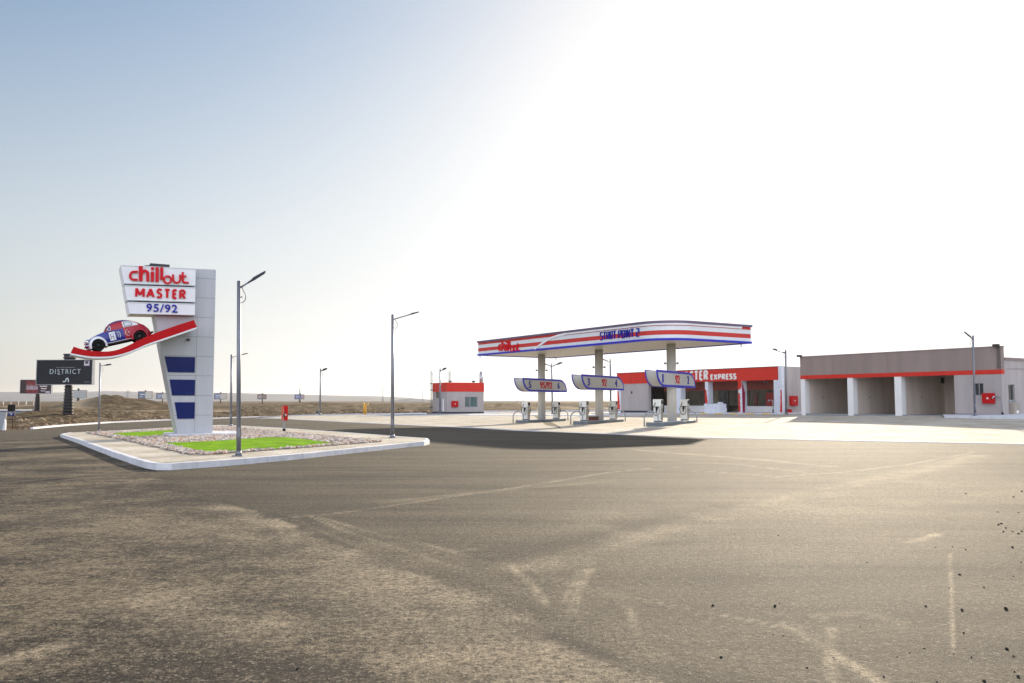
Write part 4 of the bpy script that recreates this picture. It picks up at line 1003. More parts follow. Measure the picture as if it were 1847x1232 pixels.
# signs: local x along the island, y depth
def sign_outline(o=0.0):
    p = [(-3.95-o, 3.60+o)]
    p += [(2.55+(1.4+o)*math.sin(R(a)), 2.62+(.98+o)*math.cos(R(a))) for a in range(0, 90, 9)]+[(3.95+o, 2.62-o)]
    p += [(-2.55-(1.4+o)*math.sin(R(a)), 3.60-(.98+o)*math.cos(R(a))) for a in range(0, 90, 9)]
    return p
M_signw = mat('sign grey white', (.42,.43,.42), .4, 0, .05, 1)
TX = [('5', '95/92', '6'), ('3', '92', '4'), ('1', '92', '2')]
for i, f in enumerate(IF):
    t = thing('price_sign', ['blade shaped overhead sign reading 95/92 between pumps 5 and 6', 'blade shaped overhead sign reading 92 between pumps 3 and 4', 'blade shaped overhead sign reading 92 between pumps 1 and 2'][i], 'overhead sign', f.O, f.a, 'blade shaped price signs on the canopy columns')
    IN = sign_outline(0)
    obj('sign_body', MB().prism(IN, -.42, .42), M_signw, t)
    for ys in (-.425, .365):
        mb = MB(); A_ = sign_outline(.06); B_ = sign_outline(-.09); n = len(A_)
        # keep the inner outline inside the blade
        v = [(p[0], ys, p[1]) for p in A_]+[(p[0], ys, p[1]) for p in B_]+[(p[0], ys+.06, p[1]) for p in A_]+[(p[0], ys+.06, p[1]) for p in B_]
        fs = []
        for a in range(n):
            b = (a+1)%n; fs += [(a, b, n+b, n+a), (2*n+a, 3*n+a, 3*n+b, 2*n+b), (a, 2*n+a, 2*n+b, b), (n+a, n+b, 3*n+b, 3*n+a)]
        obj('blue_trim', mb.add(v, fs), M_bluetrim, t)
    a, b, c = TX[i]
    for s_, x0, x1, m_ in ((a, -3.05, -2.68 if a != '1' else -2.85, M_bluetxt), (b, -.55-(.55 if len(b) > 3 else -.1), .45+(.65 if len(b) > 3 else 0), M_redtxt), (c, 2.15, 2.5, M_bluetxt)):
        obj('lettering', text_mb(s_, x0, x1, 2.84, 3.40, -.421, .04, .006), m_, t)
# fuel pump
def fuel_pump(f, x):
    t = thing('fuel_pump', 'fuel pump', 'fuel pump', f.M @ Vector((x, 0, .236)), f.a, 'white fuel pumps on the islands')
    hw, hd = .24, .25                      # half length along the island, half across
    MP = MP_
    obj('base', MB().box(-hw+.02, hw-.02, -hd+.02, hd-.02, 0, .07), M_dark, t)
    lower = MB().bbox(-hw, hw, -hd, hd, .07, .97, .015); obj('cabinet', lower, MP[0], t)
    for ys in (-1, 1):
        obj('side_panel', MB().box(-hw+.03, hw-.03, ys*(hd+.004)-.004, ys*(hd+.004)+.004, .12, .93), MP[1], t)
    hdx = MB().bbox(-hw-.01, hw+.01, -hd-.02, hd+.02, 1.01, 1.50, .02); head = obj('display_head', hdx, MP[0], t)
    obj('neck', MB().box(-hw+.02, hw-.02, -hd+.02, hd-.02, .96, 1.02), M_dark, t)
    for ys in (-1, 1):
        y = ys*(hd+.024)
        dd = obj('display', MB().box(-.16, .19, y-.006, y+.006, 1.17, 1.44), M_glassdk, head)
        obj('keypad', MB().box(-.20, .20, y-.005, y+.005, 1.05, 1.11), M_steel, head)
    for sg in (-1, 1):
        X = sg*(hw+.015)
        obj('nozzle_boot', MB().bbox(min(X, X+sg*.04), max(X, X+sg*.04), -.07, .07, .78, 1.03, .01), M_dark, t)
        nz = MB().tube([(X+sg*.06, 0, .60), (X+sg*.08, 0, .74), (X+sg*.09, 0, .86), (X+sg*.05, 0, .97)], [.028,.032,.036,.02], 8).tube([(X+sg*.11, 0, .70), (X+sg*.14, 0, .78), (X+sg*.11, 0, .86)], .012, 6)
        obj('nozzle', nz, M_black, t)
        loop = [(X, .12, 1.30), (X+sg*.06, .10, 1.16), (X+sg*.09, .20, 1.0), (X+sg*.10, .245, .80), (X+sg*.10, .20, .56), (X+sg*.09, .08, .44), (X+sg*.09, -.07, .44), (X+sg*.10, -.19, .56), (X+sg*.11, -.22, .76), (X+sg*.10, -.16, .95), (X+sg*.08, -.04, 1.0), (X+sg*.07, 0, .93)]
        sm = []
        for i in range(len(loop)-1):
            p0 = Vector(loop[max(i-1,0)]); p1 = Vector(loop[i]); p2 = Vector(loop[i+1]); p3 = Vector(loop[min(i+2, len(loop)-1)])
            for j in range(4):
                u = j/4; sm.append(.5*((2*p1)+(-p0+p2)*u+(2*p0-5*p1+4*p2-p3)*u*u+(-p0+3*p1-3*p2+p3)*u**3))
        sm.append(Vector(loop[-1])); obj('hose', MB().tube(sm, .021, 6), M_black, t)
    return t
MP_ = [mat('white pump enamel', (.66,.66,.62), .35, 0, .06, 4), mat('brushed steel side', (.33,.31,.27), .35, .5, .1, 5)]
PL = ['fuel pump at the left end of the left island, under the 95/92 sign', 'fuel pump at the right end of the left island', 'fuel pump at the left end of the middle island', 'fuel pump at the right end of the middle island', 'fuel pump at the left end of the right island, nearest the camera', 'fuel pump at the right end of the right island, before the shop windows']
proto = fuel_pump(IF[0], -2.75); proto['label'] = PL[0]
k = 1
for i, f in enumerate(IF):
    for x in (-2.75, 2.75):
        if i == 0 and x < 0: continue
        dup(proto, f.M @ Vector((x, 0, .236)), f.a, PL[k]); k += 1
HL = ['arched steel hoop guarding the left end of the left island', 'arched steel hoop guarding the right end of the left island', 'arched steel hoop guarding the left end of the middle island', 'arched steel hoop guarding the right end of the middle island', 'arched steel hoop guarding the left end of the right island', 'arched steel hoop guarding the right end of the right island']
k = 0
for i, f in enumerate(IF):
    for x in (-4.05, 4.05):
        t = thing('guard_hoop', HL[k], 'guard rail', f.M @ Vector((x, 0, 0)), f.a, 'arched steel guard hoops'); k += 1
        pts = [(0, -.48, -.02), (0, -.48, .45)]+[(0, -.48*math.cos(R(a)), .5+.45*math.sin(R(a))) for a in range(10, 180, 10)]+[(0, .48, .45), (0, .48, -.02)]
        obj('pipe', MB().tube(pts, .045, 10), M_steel, t)
        obj('foot_plate', MB().cyl(0, -.48, 0, .02, .09, 10), M_steel, t); obj('foot_plate', MB().cyl(0, .48, 0, .02, .09, 10), M_steel, t)
f = IF[1]; t = thing('fire_extinguisher_tray', 'dark red box lying on the middle island beside its column', 'box', f.M @ Vector((-1.35, -.1, .236)), f.a)
obj('box', MB().bbox(-.45, .45, -.25, .25, 0, .26, .03), mat('dark red tray', (.10,.02,.02), .6), t); obj('lid', MB().bbox(-.47, .47, -.27, .27, .262, .31, .01), M_dark, t)

# ------------------------------------------------ walls with openings
def wall(L0, L1, z0, z1, holes, y0, y1, mb=None, mi=0):
    """wall in the xz plane from x=L0..L1 with rectangular holes (x0,x1,z0,z1), thickness y0..y1"""
    mb = mb or MB(); xs = sorted({L0, L1, *[h[0] for h in holes], *[h[1] for h in holes]}); zs = sorted({z0, z1, *[h[2] for h in holes], *[h[3] for h in holes]})
    xs = [x for x in xs if L0 <= x <= L1]; zs = [z for z in zs if z0 <= z <= z1]
    def solid(i, j):
        if i < 0 or j < 0 or i >= len(xs)-1 or j >= len(zs)-1: return False
        cx_, cz_ = (xs[i]+xs[i+1])/2, (zs[j]+zs[j+1])/2
        return not any(h[0] < cx_ < h[1] and h[2] < cz_ < h[3] for h in holes)
    for i in range(len(xs)-1):
        for j in range(len(zs)-1):
            if not solid(i, j): continue
            a, b, c, d = xs[i], xs[i+1], zs[j], zs[j+1]
            mb.add([(a,y0,c),(b,y0,c),(b,y0,d),(a,y0,d)], [(0,1,2,3)], mi); mb.add([(a,y1,c),(b,y1,c),(b,y1,d),(a,y1,d)], [(3,2,1,0)], mi)
            if not solid(i-1, j): mb.add([(a,y0,c),(a,y1,c),(a,y1,d),(a,y0,d)], [(3,2,1,0)], mi)
            if not solid(i+1, j): mb.add([(b,y0,c),(b,y1,c),(b,y1,d),(b,y0,d)], [(0,1,2,3)], mi)
            if not solid(i, j-1): mb.add([(a,y0,c),(b,y0,c),(b,y1,c),(a,y1,c)], [(3,2,1,0)], mi)
            if not solid(i, j+1): mb.add([(a,y0,d),(b,y0,d),(b,y1,d),(a,y1,d)], [(0,1,2,3)], mi)
    return mb

# ------------------------------------------------ service bay building
GZ = .66
GF = Frame(26.0, 75.0, GZ, ANG)
gb = thing('service_bay_building', 'taupe building with three open white piered bays and a long red stripe', 'building', GF.O, GF.a)
def X(px, y=0.0): return GF.on(px, 720, y)[0]
ZL = 3.75-GZ; ZS = 4.07-GZ; ZR = 5.72-GZ
xe = X(1808.5)
p1, b1, p2, b2, p3, b3 = 0.0, X(1452), X(1529), X(1539), X(1614), X(1626)
b4 = X(1722)
obj('parapet', MB().box(0, xe, 0, .42, ZS+.002, ZR), M_stucco_dk, gb)
obj('coping', MB().box(-.04, xe+.04, -.04, .46, ZR+.002, ZR+.07), M_stucco_dk, gb)
obj('red_stripe', MB().box(0, xe, -.02, .41, ZL, ZS), M_redp, gb)
for a, b in ((p1, b1), (p2, b2), (p3, b3)):
    obj('pier', MB().box(a, b, .01, .62, -.3, ZL-.003), M_stucco_lt, gb)
win = (X(1757), X(1774.5), 0, 0); wz1 = GF.on(1766, 691)[1]; wz0 = GF.on(1766, 713.5)[1]
obj('facade_wall', wall(b4, xe, .16, ZL-.003, [(win[0], win[1], wz0, wz1)], .01, .35), M_stucco, gb)
obj('plinth', MB().box(b4, xe+.02, -.02, .3, -.4, .158), M_plinth, gb)
wn = obj('window', MB().box(win[0], win[1], .14, .16, wz0, wz1), M_glassdk, gb)
mb = MB()
for x in (win[0]+.03, (win[0]+win[1])/2, win[1]-.03): mb.box(x-.03, x+.03, .10, .139, wz0, wz1)
mb.box(win[0]+.06, win[1]-.06, .10, .139, wz0, wz0+.05).box(win[0]+.06, win[1]-.06, .10, .139, wz1-.05, wz1); obj('frame', mb, M_steel, wn)
D = 6.5
for a, nm in ((p1, 0), (p2, 0), (p3, 0)):
    obj('bay_side_wall', MB().box(a+.12 if nm == 0 else a, a+.40, .621, D, -.3, ZL+.6), M_bay, gb)
obj('bay_side_wall', MB().box(b4, b4+.2, .351, D, -.3, ZL+.6), M_bay, gb)
obj('bay_back_wall', MB().box(p1, b4+.2, D+.001, D+.2, -.3, ZL+.6), M_bay, gb)
obj('bay_ceiling', MB().box(p1, xe, .43, D+.2, ZL+.35, ZL+.45), M_bay, gb)
obj('bay_floor', MB().box(p1-.1, b4+.2, .05, D, -.45, .02), M_conc2, gb)
obj('flat_roof', MB().box(0, xe+.05, .43, 9, ZL+1.0, ZL+1.15), M_stucco_dk, gb)
obj('rear_wall', MB().box(0, xe, 8.8, 9, -.3, ZL+1.0), M_stucco, gb); obj('left_wall', MB().box(-.02, .1, .63, 8.8, -.3, ZL+1.0), M_stucco, gb)
for px, xl in ((1482.5, p1+.40), (1566.5, p2+.40), (1660.5, p3+.40)):
    y, z = GF.onx(px, 716.5, xl); obj('tap', MB().tube([(xl, y, z), (xl+.16, y, z)], .03, 8).tube([(xl+.13, y, z+.02), (xl+.13, y, z-.12)], .025, 8).tube([(xl+.13, y-.08, z+.05), (xl+.13, y+.08, z+.05)], .012, 6), M_chrome, gb)
y_, z_ = GF.onx(1701.5, 686.5, p3+.40); 
obj('vent', MB().box(p3+.40, p3+.44, y_-.35, y_+.35, z_-.25, z_+.25), M_dark, gb)
for px in (1442.5, 1803):
    x = max(X(px), .1); obj('floodlight', MB().bbox(x-.2, x+.2, -.35, -.05, ZR+.02, ZR+.2, .02).tube([(x, -.1, ZR-.1), (x, .1, ZR+.05)], .02, 6), M_dark, gb)
# lower wing running back from the corner (its face looks right towards the camera)
WF = Frame(*(GF.M @ Vector((xe, 0, 0))), ANG+90)
def XW(px): return WF.on(px, 720)[0]
ZW = WF.on(1812, 646)[1]
hx0, hx1 = XW(1819.5), XW(1831); tz1 = WF.on(1825, 693.5)[1]; tz0 = WF.on(1825, 722.5)[1]
wg = thing('service_wing', 'low grey rendered side wing with a tall narrow window at the right picture edge', 'building', WF.O, WF.a)
obj('wall', wall(.45, 12, .16, ZW, [(hx0, hx1, tz0, tz1)], 0, .3), M_stucco, wg); obj('plinth', MB().box(.02, 12, -.03, .28, -.4, .158), M_plinth, wg)
obj('coping', MB().box(.45, 12.05, -.04, .34, ZW+.002, ZW+.06), M_stucco_dk, wg)
obj('corner_wall', MB().box(.0, .449, .005, .3, .16, ZR), M_stucco, wg)
wn = obj('window', MB().box(hx0, hx1, .14, .16, tz0, tz1), M_glassdk, wg)
mb = MB().box(hx0, hx0+.06, .09, .139, tz0, tz1).box(hx1-.06, hx1, .09, .139, tz0, tz1).box(hx0+.06, hx1-.06, .09, .139, tz0, tz0+.06).box(hx0+.06, hx1-.06, .09, .139, tz1-.06, tz1); obj('frame', mb, M_steel, wn)
obj('sill', MB().box(hx0-.12, hx1+.12, -.06, .08, tz0-.1, tz0-.002), M_conc2, wn)
x0, x1 = XW(1820), XW(1831.5); z1 = WF.on(1825, 727)[1]
t = thing('meter_box', 'tan utility meter box under the tall narrow window of the side wing', 'utility box', WF.M @ Vector(((x0+x1)/2, -.031, 0)), WF.a)
hw = (x1-x0)/2; obj('box', MB().bbox(-hw, hw, -.3, 0, -.1, z1, .015), mat('tan enamel', (.30,.26,.22), .5, 0, .1, 3), t)
obj('notice', MB().box(-hw*.3, hw*.4, -.306, -.301, z1*.25, z1*.45), M_whitepaint, t)
x0, x1 = X(1771.5, -.2), X(1792.5, -.2); z1 = GF.on(1780, 709, -.2)[1]; z0 = GF.on(1780, 728, -.2)[1]
fire_cabinet(GF, (x0+x1)/2, z0, z1, (x1-x0), 0, .25, 'large red fire hose cabinet on the wall right of the three bays')
x, z = GF.on(1808, 716, -.3)
xx = X(1807, -.3); t = thing('standpipe', 'thin grey standpipe with a tap by the corner of the service building', 'water tap', GF.M @ Vector((xx, -.3, 0)), GF.a)
obj('pipe', MB().tube([(0,0,-.2),(0,0,z-.05),(-.05,0,z),(-.5,0,z)], .035, 8), M_steel, t); obj('tap', MB().tube([(-.5,0,z+.04),(-.62,0,z),(-.66,0,z-.14)], .05, 8), M_chrome, t); obj('foot', MB().cyl(0,0,-.1,.3,.08,10), M_black, t)
# kerb and walk before the wing
kp = [G(*p) for p in [(1703,754.2),(1760,755.2),(1850,757),(1990,760)]]; kq = [G(*p) for p in [(1990,746),(1810,749),(1700,750.5)]]
o = obj('service_walk', sheet([(p.x, p.y) for p in kp]+[(p.x, p.y) for p in kq], 2, .13), M_conc); tag(o, kind='structure')
o = obj('service_kerb', edging('e', [(p.x, p.y) for p in kp], .2, -.1, .15, M_conc, gap=1.0), M_conc); tag(o, kind='structure')
# ------------------------------------------------ shop
SZ0 = .45
SF = Frame(27.2, 84.0, SZ0, ANG)
def XS(px, y=0.0): return SF.on(px, 720, y)[0]
xl_ = XS(1113); xr_ = 0.0
ZB = 3.92-SZ0; ZT = 5.25-SZ0
sh = thing('shop_building', 'long flat shop with a red fascia reading MASTER EXPRESS and film wrapped pillars', 'building', SF.O, SF.a)
obj('fascia', MB().box(xl_, XS(1404), 0, .5, ZB, ZT), M_redp, sh)
obj('fascia_joint', MB().box(XS(1138)-.02, XS(1138)+.02, -.005, -.001, ZB, ZT).box(XS(1160)-.01, XS(1160)+.01, -.005, -.001, ZB, ZT), M_dark, sh)
obj('fascia_coping', MB().box(xl_-.05, XS(1404), -.05, .5, ZT+.002, ZT+.06), M_dark, sh)
xw = XS(1169)
obj('left_wall', MB().box(XS(1119), xw, .06, .5, .15, ZB-.003), M_stucco, sh)
obj('plinth', MB().box(XS(1119), xw, .03, .45, -.35, .148), M_plinth, sh)
obj('wall_vent', MB().box(XS(1139)-.1, XS(1139)+.1, .02, .059, SF.on(1139,708)[1]-.15, SF.on(1139,708)[1]+.15), M_dark, sh)
PD = 2.6
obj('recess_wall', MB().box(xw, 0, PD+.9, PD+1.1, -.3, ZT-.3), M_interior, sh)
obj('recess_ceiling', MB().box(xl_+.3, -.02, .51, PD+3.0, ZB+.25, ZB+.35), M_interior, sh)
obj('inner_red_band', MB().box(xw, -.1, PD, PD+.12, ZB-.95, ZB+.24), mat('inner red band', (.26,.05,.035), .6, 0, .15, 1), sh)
lowx = [(xw, XS(1255)), (XS(1316), XS(1400))]
for a, b in lowx: obj('low_wall', MB().box(a, b, PD-.02, PD+.16, -.3, .78), M_stucco_lt, sh)
# glazing behind: mullions and dark panes
wn = obj('shop_window', MB().box(xw, -.1, PD+.06, PD+.08, .79, ZB-.951), mat('dim shop glass', (.05,.043,.03), .15, 0, .4, .5, spec=.6), sh)
mb = MB()
for px in (1180, 1206, 1240, 1262, 1296, 1310, 1331, 1350, 1368, 1386): x = XS(px, PD); mb.box(x-.05, x+.05, PD-.01, PD+.059, .79, ZB-.951)
obj('mullion', mb, mat('window mullion', (.10,.09,.07), .5), wn)
obj('red_panel', MB().box(XS(1382,PD), XS(1396,PD), PD-.06, PD-.02, .80, ZB-1.25), mat('deep red panel', (.25,.015,.012), .5, 0, .1, 2), wn)
obj('red_panel', MB().box(XS(1361,PD), XS(1366,PD), PD-.06, PD-.02, .80, ZB-1.35), mat('dim red panel', (.12,.02,.015), .5, 0, .1, 2), wn)
obj('shop_door', MB().box(XS(1298,PD), XS(1314,PD), PD-.05, PD-.011, -.2, ZB-.96), M_glassdk, sh)
obj('notice_board', MB().box(XS(1283,PD), XS(1296,PD), PD-.04, PD-.011, -.2, ZB-.97), mat('drab board', (.13,.11,.075), .8, 0, .1, 2), sh)
# pillars wrapped in peeling film over red
def pillar(px0, px1, seed, dep=.75, z1=None, y=.02):
    a, b = XS(px0, y), XS(px1, y); z1 = z1 or ZB-.004
    p = obj('pillar', MB().box(a, b, y, y+dep, -.3, z1), M_film, sh); rq = random.Random(seed); mb = MB()
    n = 16; h = z1+.1
    # film hangs in ragged sheets
    edge = []
    f0 = rq.uniform(.4, .7)
    for i in range(n+1):
        t = i/n; f0 = min(.98, max(.30, f0+rq.uniform(-.16, .15))); edge.append(f0)
    return p, a, b, z1, rq
def film(p, a, b, z0, z1, fa, fb, rq, y=-.001, n=14):
    """ragged film sheet from fraction fa(t) to fb(t) across the pillar"""
    mb = MB(); v = []; f = []
    for i in range(n+1):
        t = i/n; z = z0+(z1-z0)*t; A_ = max(0, min(1, fa(t)+rq.uniform(-.05,.05) if fa(t) > 0 else 0)); B_ = max(0, min(1, fb(t)+rq.uniform(-.06,.06) if fb(t) < 1 else 1))
        for q in range(5):
            u = A_+(B_-A_)*q/4; v.append((a+(b-a)*u, y-rq.uniform(.005,.035), z))
    for i in range(n):
        for q in range(4): f.append((i*5+q, i*5+q+1, (i+1)*5+q+1, (i+1)*5+q))
    mb.add(v, f); return obj('red_patch', mb, M_redp, p)
p, a, b, z1, rq = pillar(1114, 1119.5, 1); film(p, a, b, .3, z1*.75, lambda t: 0, lambda t: .85-.5*t, rq)
pillar(1220, 1228, 2)
p, a, b, z1, rq = pillar(1272, 1277.5, 3); film(p, a, b, .9, z1*.75, lambda t: 0, lambda t: .9-.5*t, rq)
p, a, b, z1, rq = pillar(1332, 1338.5, 4); film(p, a, b, .2, z1*.62, lambda t: 0, lambda t: .5, rq); film(p, a, b, z1*.74, z1+.002, lambda t: 0, lambda t: min(1, .5+2*t), rq, n=6)
obj('red_film', MB().add([(b+.02, .03, .1),(b+.02,.40,.1),(b+.02,.5,2.2),(b+.02,.03,z1)], [(0,1,2,3)]), mat('magenta red sheet', (.30,.01,.05), .5), p)
pillar(1396, 1404.5, 5, .9)
p, a, b, z1, rq = pillar(1404.7, 1410.5, 6, .4, ZT+.08, -.06); film(p, a, b, .2, z1*.5, lambda t: .35+.3*t, lambda t: 1, rq, y=-.065)
# side wall running back
SW = Frame(*(SF.M @ Vector((XS(1411), .35, 0))), ANG+90)
obj('right_wall', MB().box(XS(1409), XS(1411.5), .35, 12, .15, ZT+.02), M_stucco, sh); obj('right_plinth', MB().box(XS(1409), XS(1411.5)+.03, .35, 12, -.4, .148), M_plinth, sh)
obj('rear_wall', MB().box(xl_, XS(1409), 11.8, 12, -.3, ZT-.2), M_stucco, sh)
obj('flat_roof', MB().box(xl_+.02, XS(1409)-.001, .51, 11.79, ZB+.8, ZB+.9), M_stucco_dk, sh)
obj('side_wall_left', MB().box(xl_+.01, xl_+.2, .51, 11.7, -.3, ZT-.1), M_stucco, sh)
x, z = SF.on(1382, 689, PD-.1); obj('spotlight', MB().bbox(x-.25, x-.05, PD-.25, PD-.1, z-.08, z+.08, .02).bbox(x+.1, x+.3, PD-.25, PD-.1, z-.06, z+.10, .02), M_chrome, sh)
def stext(s, px0, px1, z0, z1, th):
    return obj('lettering', bold_word(s, XS(px0,-.1), XS(px1,-.1), z0, z1, -.005, .08, th, .18), M_whitepaint, sh)
z_a = SF.on(1262, 686.5)[1]; z_b = SF.on(1262, 668.3)[1]
stext('MASTER', 1222.5, 1277.5, z_a, z_b, .21)
z_a = SF.on(1305, 685.2)[1]; z_b = SF.on(1305, 674.2)[1]
stext('EXPRESS', 1281.5, 1328.5, z_a, z_b, .15)
# things before the shop
x0, x1 = XS(1269.5,-1.6), XS(1296.5,-1.6)
SG = SZ0-.05
t = thing('wrapped_pallet', 'pile of goods wrapped in pale crumpled film in front of the shop pillar', 'wrapped pile', SF.M @ Vector((x0, -1.6, -.02)), SF.a)
zt = SF.on(1283, 729, -1.6)[1]+.02
bm = bmesh.new(); bmesh.ops.create_grid(bm, x_segments=2, y_segments=2, size=1); bm.free()
mb = MB(); rq = random.Random(12); n = 14; mm = 8; Wd = x1-x0; v = []
ring = [(i/n, 0) for i in range(n)]+[(1, j/mm) for j in range(mm)]+[(1-i/n, 1) for i in range(n)]+[(0, 1-j/mm) for j in range(mm)]
topz = lambda u: zt*(1+.06*math.sin(u*9))*(1.0 if u < .82 else 1.0)
for lv in range(9):
    tt = lv/8
    for u, w_ in ring: v.append((u*Wd*(1-.04*tt)+rq.uniform(-.03,.03)+.02*tt, w_*1.2+rq.uniform(-.03,.03), topz(u)*tt+(rq.uniform(-.05,.05) if lv else 0)))
k = len(ring); f = [(l*k+i, l*k+(i+1)%k, (l+1)*k+(i+1)%k, (l+1)*k+i) for l in range(8) for i in range(k)]+[tuple(8*k+i for i in range(k))]
obj('wrapped_goods', mb.add(v, f), M_film, t)
obj('bottle_bundle', MB().bbox(Wd*.83, Wd*.97, .2, .7, zt*.95, zt*1.22, .04), M_film, t)
obj('pallet', MB().box(.02, Wd-.04, .05, 1.1, -.02, .1), mat('pallet wood', (.20,.13,.07), .9, 0, .2, 5), t)
x0 = XS(1417.8, -.2)
fire_cabinet(Frame(*(SF.M @ Vector((XS(1411.5)+.001, 1.0, 0))), ANG+90), .55, SF.on(1412,731)[1]-.05, SF.on(1412,714)[1], 1.05, 0, .25, 'red fire hose cabinet on the side wall between the shop and the service bays')
xx = XS(1394, -.4); zz = SF.on(1394, 722, -.4)[1]
t = thing('standpipe', 'pale standpipe with a tap in front of the last shop pillar', 'water tap', SF.M @ Vector((xx, -.4, 0)), SF.a)
obj('pipe', MB().tube([(0,0,-.1),(0,0,zz-.05),(-.05,0,zz),(-.45,0,zz)], .045, 8), M_steel, t); obj('tap', MB().tube([(-.45,0,zz+.05),(-.55,0,zz),(-.58,0,zz-.14)], .05, 8), M_chrome, t); obj('foot', MB().cyl(0,0,-.1,.5,.07,10), M_dark, t)
# red floor tank by the side wall
t = thing('red_bin', 'small red round bin at the foot of the wrapped end pillar', 'bin', SF.M @ Vector((XS(1411.5)+.35, .6, -.02)), SF.a); obj('bin_body', MB().cyl(0,0,0,.5,.28,14,r1=.24), M_cabinet, t); obj('bin_rim', MB().tube([(.27*math.cos(R(a)), .27*math.sin(R(a)), .5) for a in range(0,360,24)], .02, 6, closed=True), M_cabinet, t)
# shop walk and painted kerb
c0 = [SF.M @ Vector(p) for p in [(xl_-2, -2.6, 0), (XS(1250,-2.6), -2.6, 0), (XS(1390,-2.6), -2.6, 0), (2.6, -2.6, 0), (3.6, -1.2, 0), (3.6, 4, 0), (0, 4, 0), (xl_-2, 4, 0)]]
o = obj('shop_walk', sheet([(p.x, p.y) for p in c0], 2, .10, ), M_conc); tag(o, kind='structure')
o = obj('shop_kerb', edging('e', [(p.x, p.y) for p in c0[:2]], .2, -.1, .115, M_conc), M_conc); tag(o, kind='structure')
o = obj('painted_kerb', edging('e', [(p.x, p.y) for p in c0[1:3]], .2, -.1, .115, [M_conc, M_kerby], gap=1.1), [M_conc, M_kerby]); tag(o, kind='structure')
o = obj('shop_kerb', edging('e', [(p.x, p.y) for p in c0[2:6]], .2, -.1, .115, M_conc), M_conc); tag(o, kind='structure')

# ------------------------------------------------ kiosk
KP = G(806, 746, .03); KF = Frame(KP.x, KP.y, KP.z, 28)
kx1 = KF.on(872.5, 720)[0]; kzt = KF.on(806, 689.8)[1]; kzb = KF.on(806, 706.3)[1]
KL = Frame(KP.x, KP.y, KP.z, 28)   # left face lies in the plane x=0
ky = KF.onx(780.5, 720, 0)[0]
kk_ = thing('kiosk_building', 'small grey kiosk with a red top band standing alone behind the forecourt', 'building', KF.O, KF.a)
wz1 = KF.on(850, 715.5)[1]; wz0 = KF.on(850, 734.5)[1]; wx0 = KF.on(838.5, 720)[0]; wx1 = KF.on(861.5, 720)[0]
obj('front_wall', wall(0, kx1, .22, kzb-.002, [(wx0, wx1, wz0, wz1)], 0, .3), M_stucco, kk_)
obj('side_wall', MB().box(0, .3, .301, ky, .22, kzb-.002), M_stucco, kk_); obj('side_wall', MB().box(kx1-.3, kx1, .301, ky, .22, kzb-.002), M_stucco, kk_)
obj('rear_wall', MB().box(.301, kx1-.301, ky-.3, ky, .22, kzb-.002), M_stucco, kk_)
obj('plinth', MB().box(-.02, kx1+.02, -.02, ky+.02, -.4, .218), M_plinth, kk_)
obj('red_band', MB().box(-.04, kx1+.04, -.04, ky+.04, kzb, kzt), M_redp, kk_)
wn = obj('window', MB().box(wx0, wx1, .14, .16, wz0, wz1), M_glassteal, kk_)
mb = MB(); xm = wx0+(wx1-wx0)*.42
for x in (wx0+.05, xm, wx1-.05): mb.box(x-.05, x+.05, .08, .139, wz0, wz1)
mb.box(wx0+.1, wx1-.1, .08, .139, wz0, wz0+.08).box(wx0+.1, wx1-.1, .08, .139, wz1-.08, wz1); obj('frame', mb, M_steel, wn)
mb = MB()
for i in range(1, 5): x = wx0+.1+(xm-wx0-.1)*i/5; mb.box(x-.02, x+.02, .02, .05, wz0+.02, wz1-.02)
obj('security_bars', mb, M_steel, wn)
yv, zv = KF.onx(790, 712.3, 0); obj('vent', MB().box(-.04, 0-.001, yv-.55, yv+.55, zv-.42, zv+.42), M_glassdk, kk_)
yv, zv = KF.onx(799.5, 731, 0); obj('white_patch', MB().box(-.012, -.001, yv-.2, yv+.2, .3, zv+.9), M_stucco_lt, kk_)
for px, dd in ((813, .2), (855, .25)):
    x = KF.on(px, 689)[0]; obj('floodlight', MB().bbox(x-.18, x+.18, .05, .3, kzt+.05, kzt+.05+dd, .02).tube([(x, .2, kzt-.02), (x, .2, kzt+.1)], .03, 6), M_dark, kk_)
fx = KF.on(868, 680, 2.0)[0]; ft = KF.on(868, 669, 2.0)[1]
obj('flue', MB().cyl(fx, 2.0, kzt-.05, ft-.35, .26, 18).cyl(fx, 2.0, ft-.36, ft, .16, 14), mat('silver flue', (.40,.42,.42), .3, .6, .1, 3), kk_)
obj('ladder', MB().box(kx1+.1, kx1+.16, .6, .66, 0, 1.6).box(kx1+.1, kx1+.16, 1.1, 1.16, 0, 1.6), M_steel, kk_)
x0, x1 = KF.on(814, 728)[0], KF.on(825.5, 728)[0]
fire_cabinet(KF, (x0+x1)/2, KF.on(820, 734.2)[1], KF.on(820, 723.2)[1], x1-x0, 0, .25, 'red fire hose cabinet on the front wall of the small kiosk')
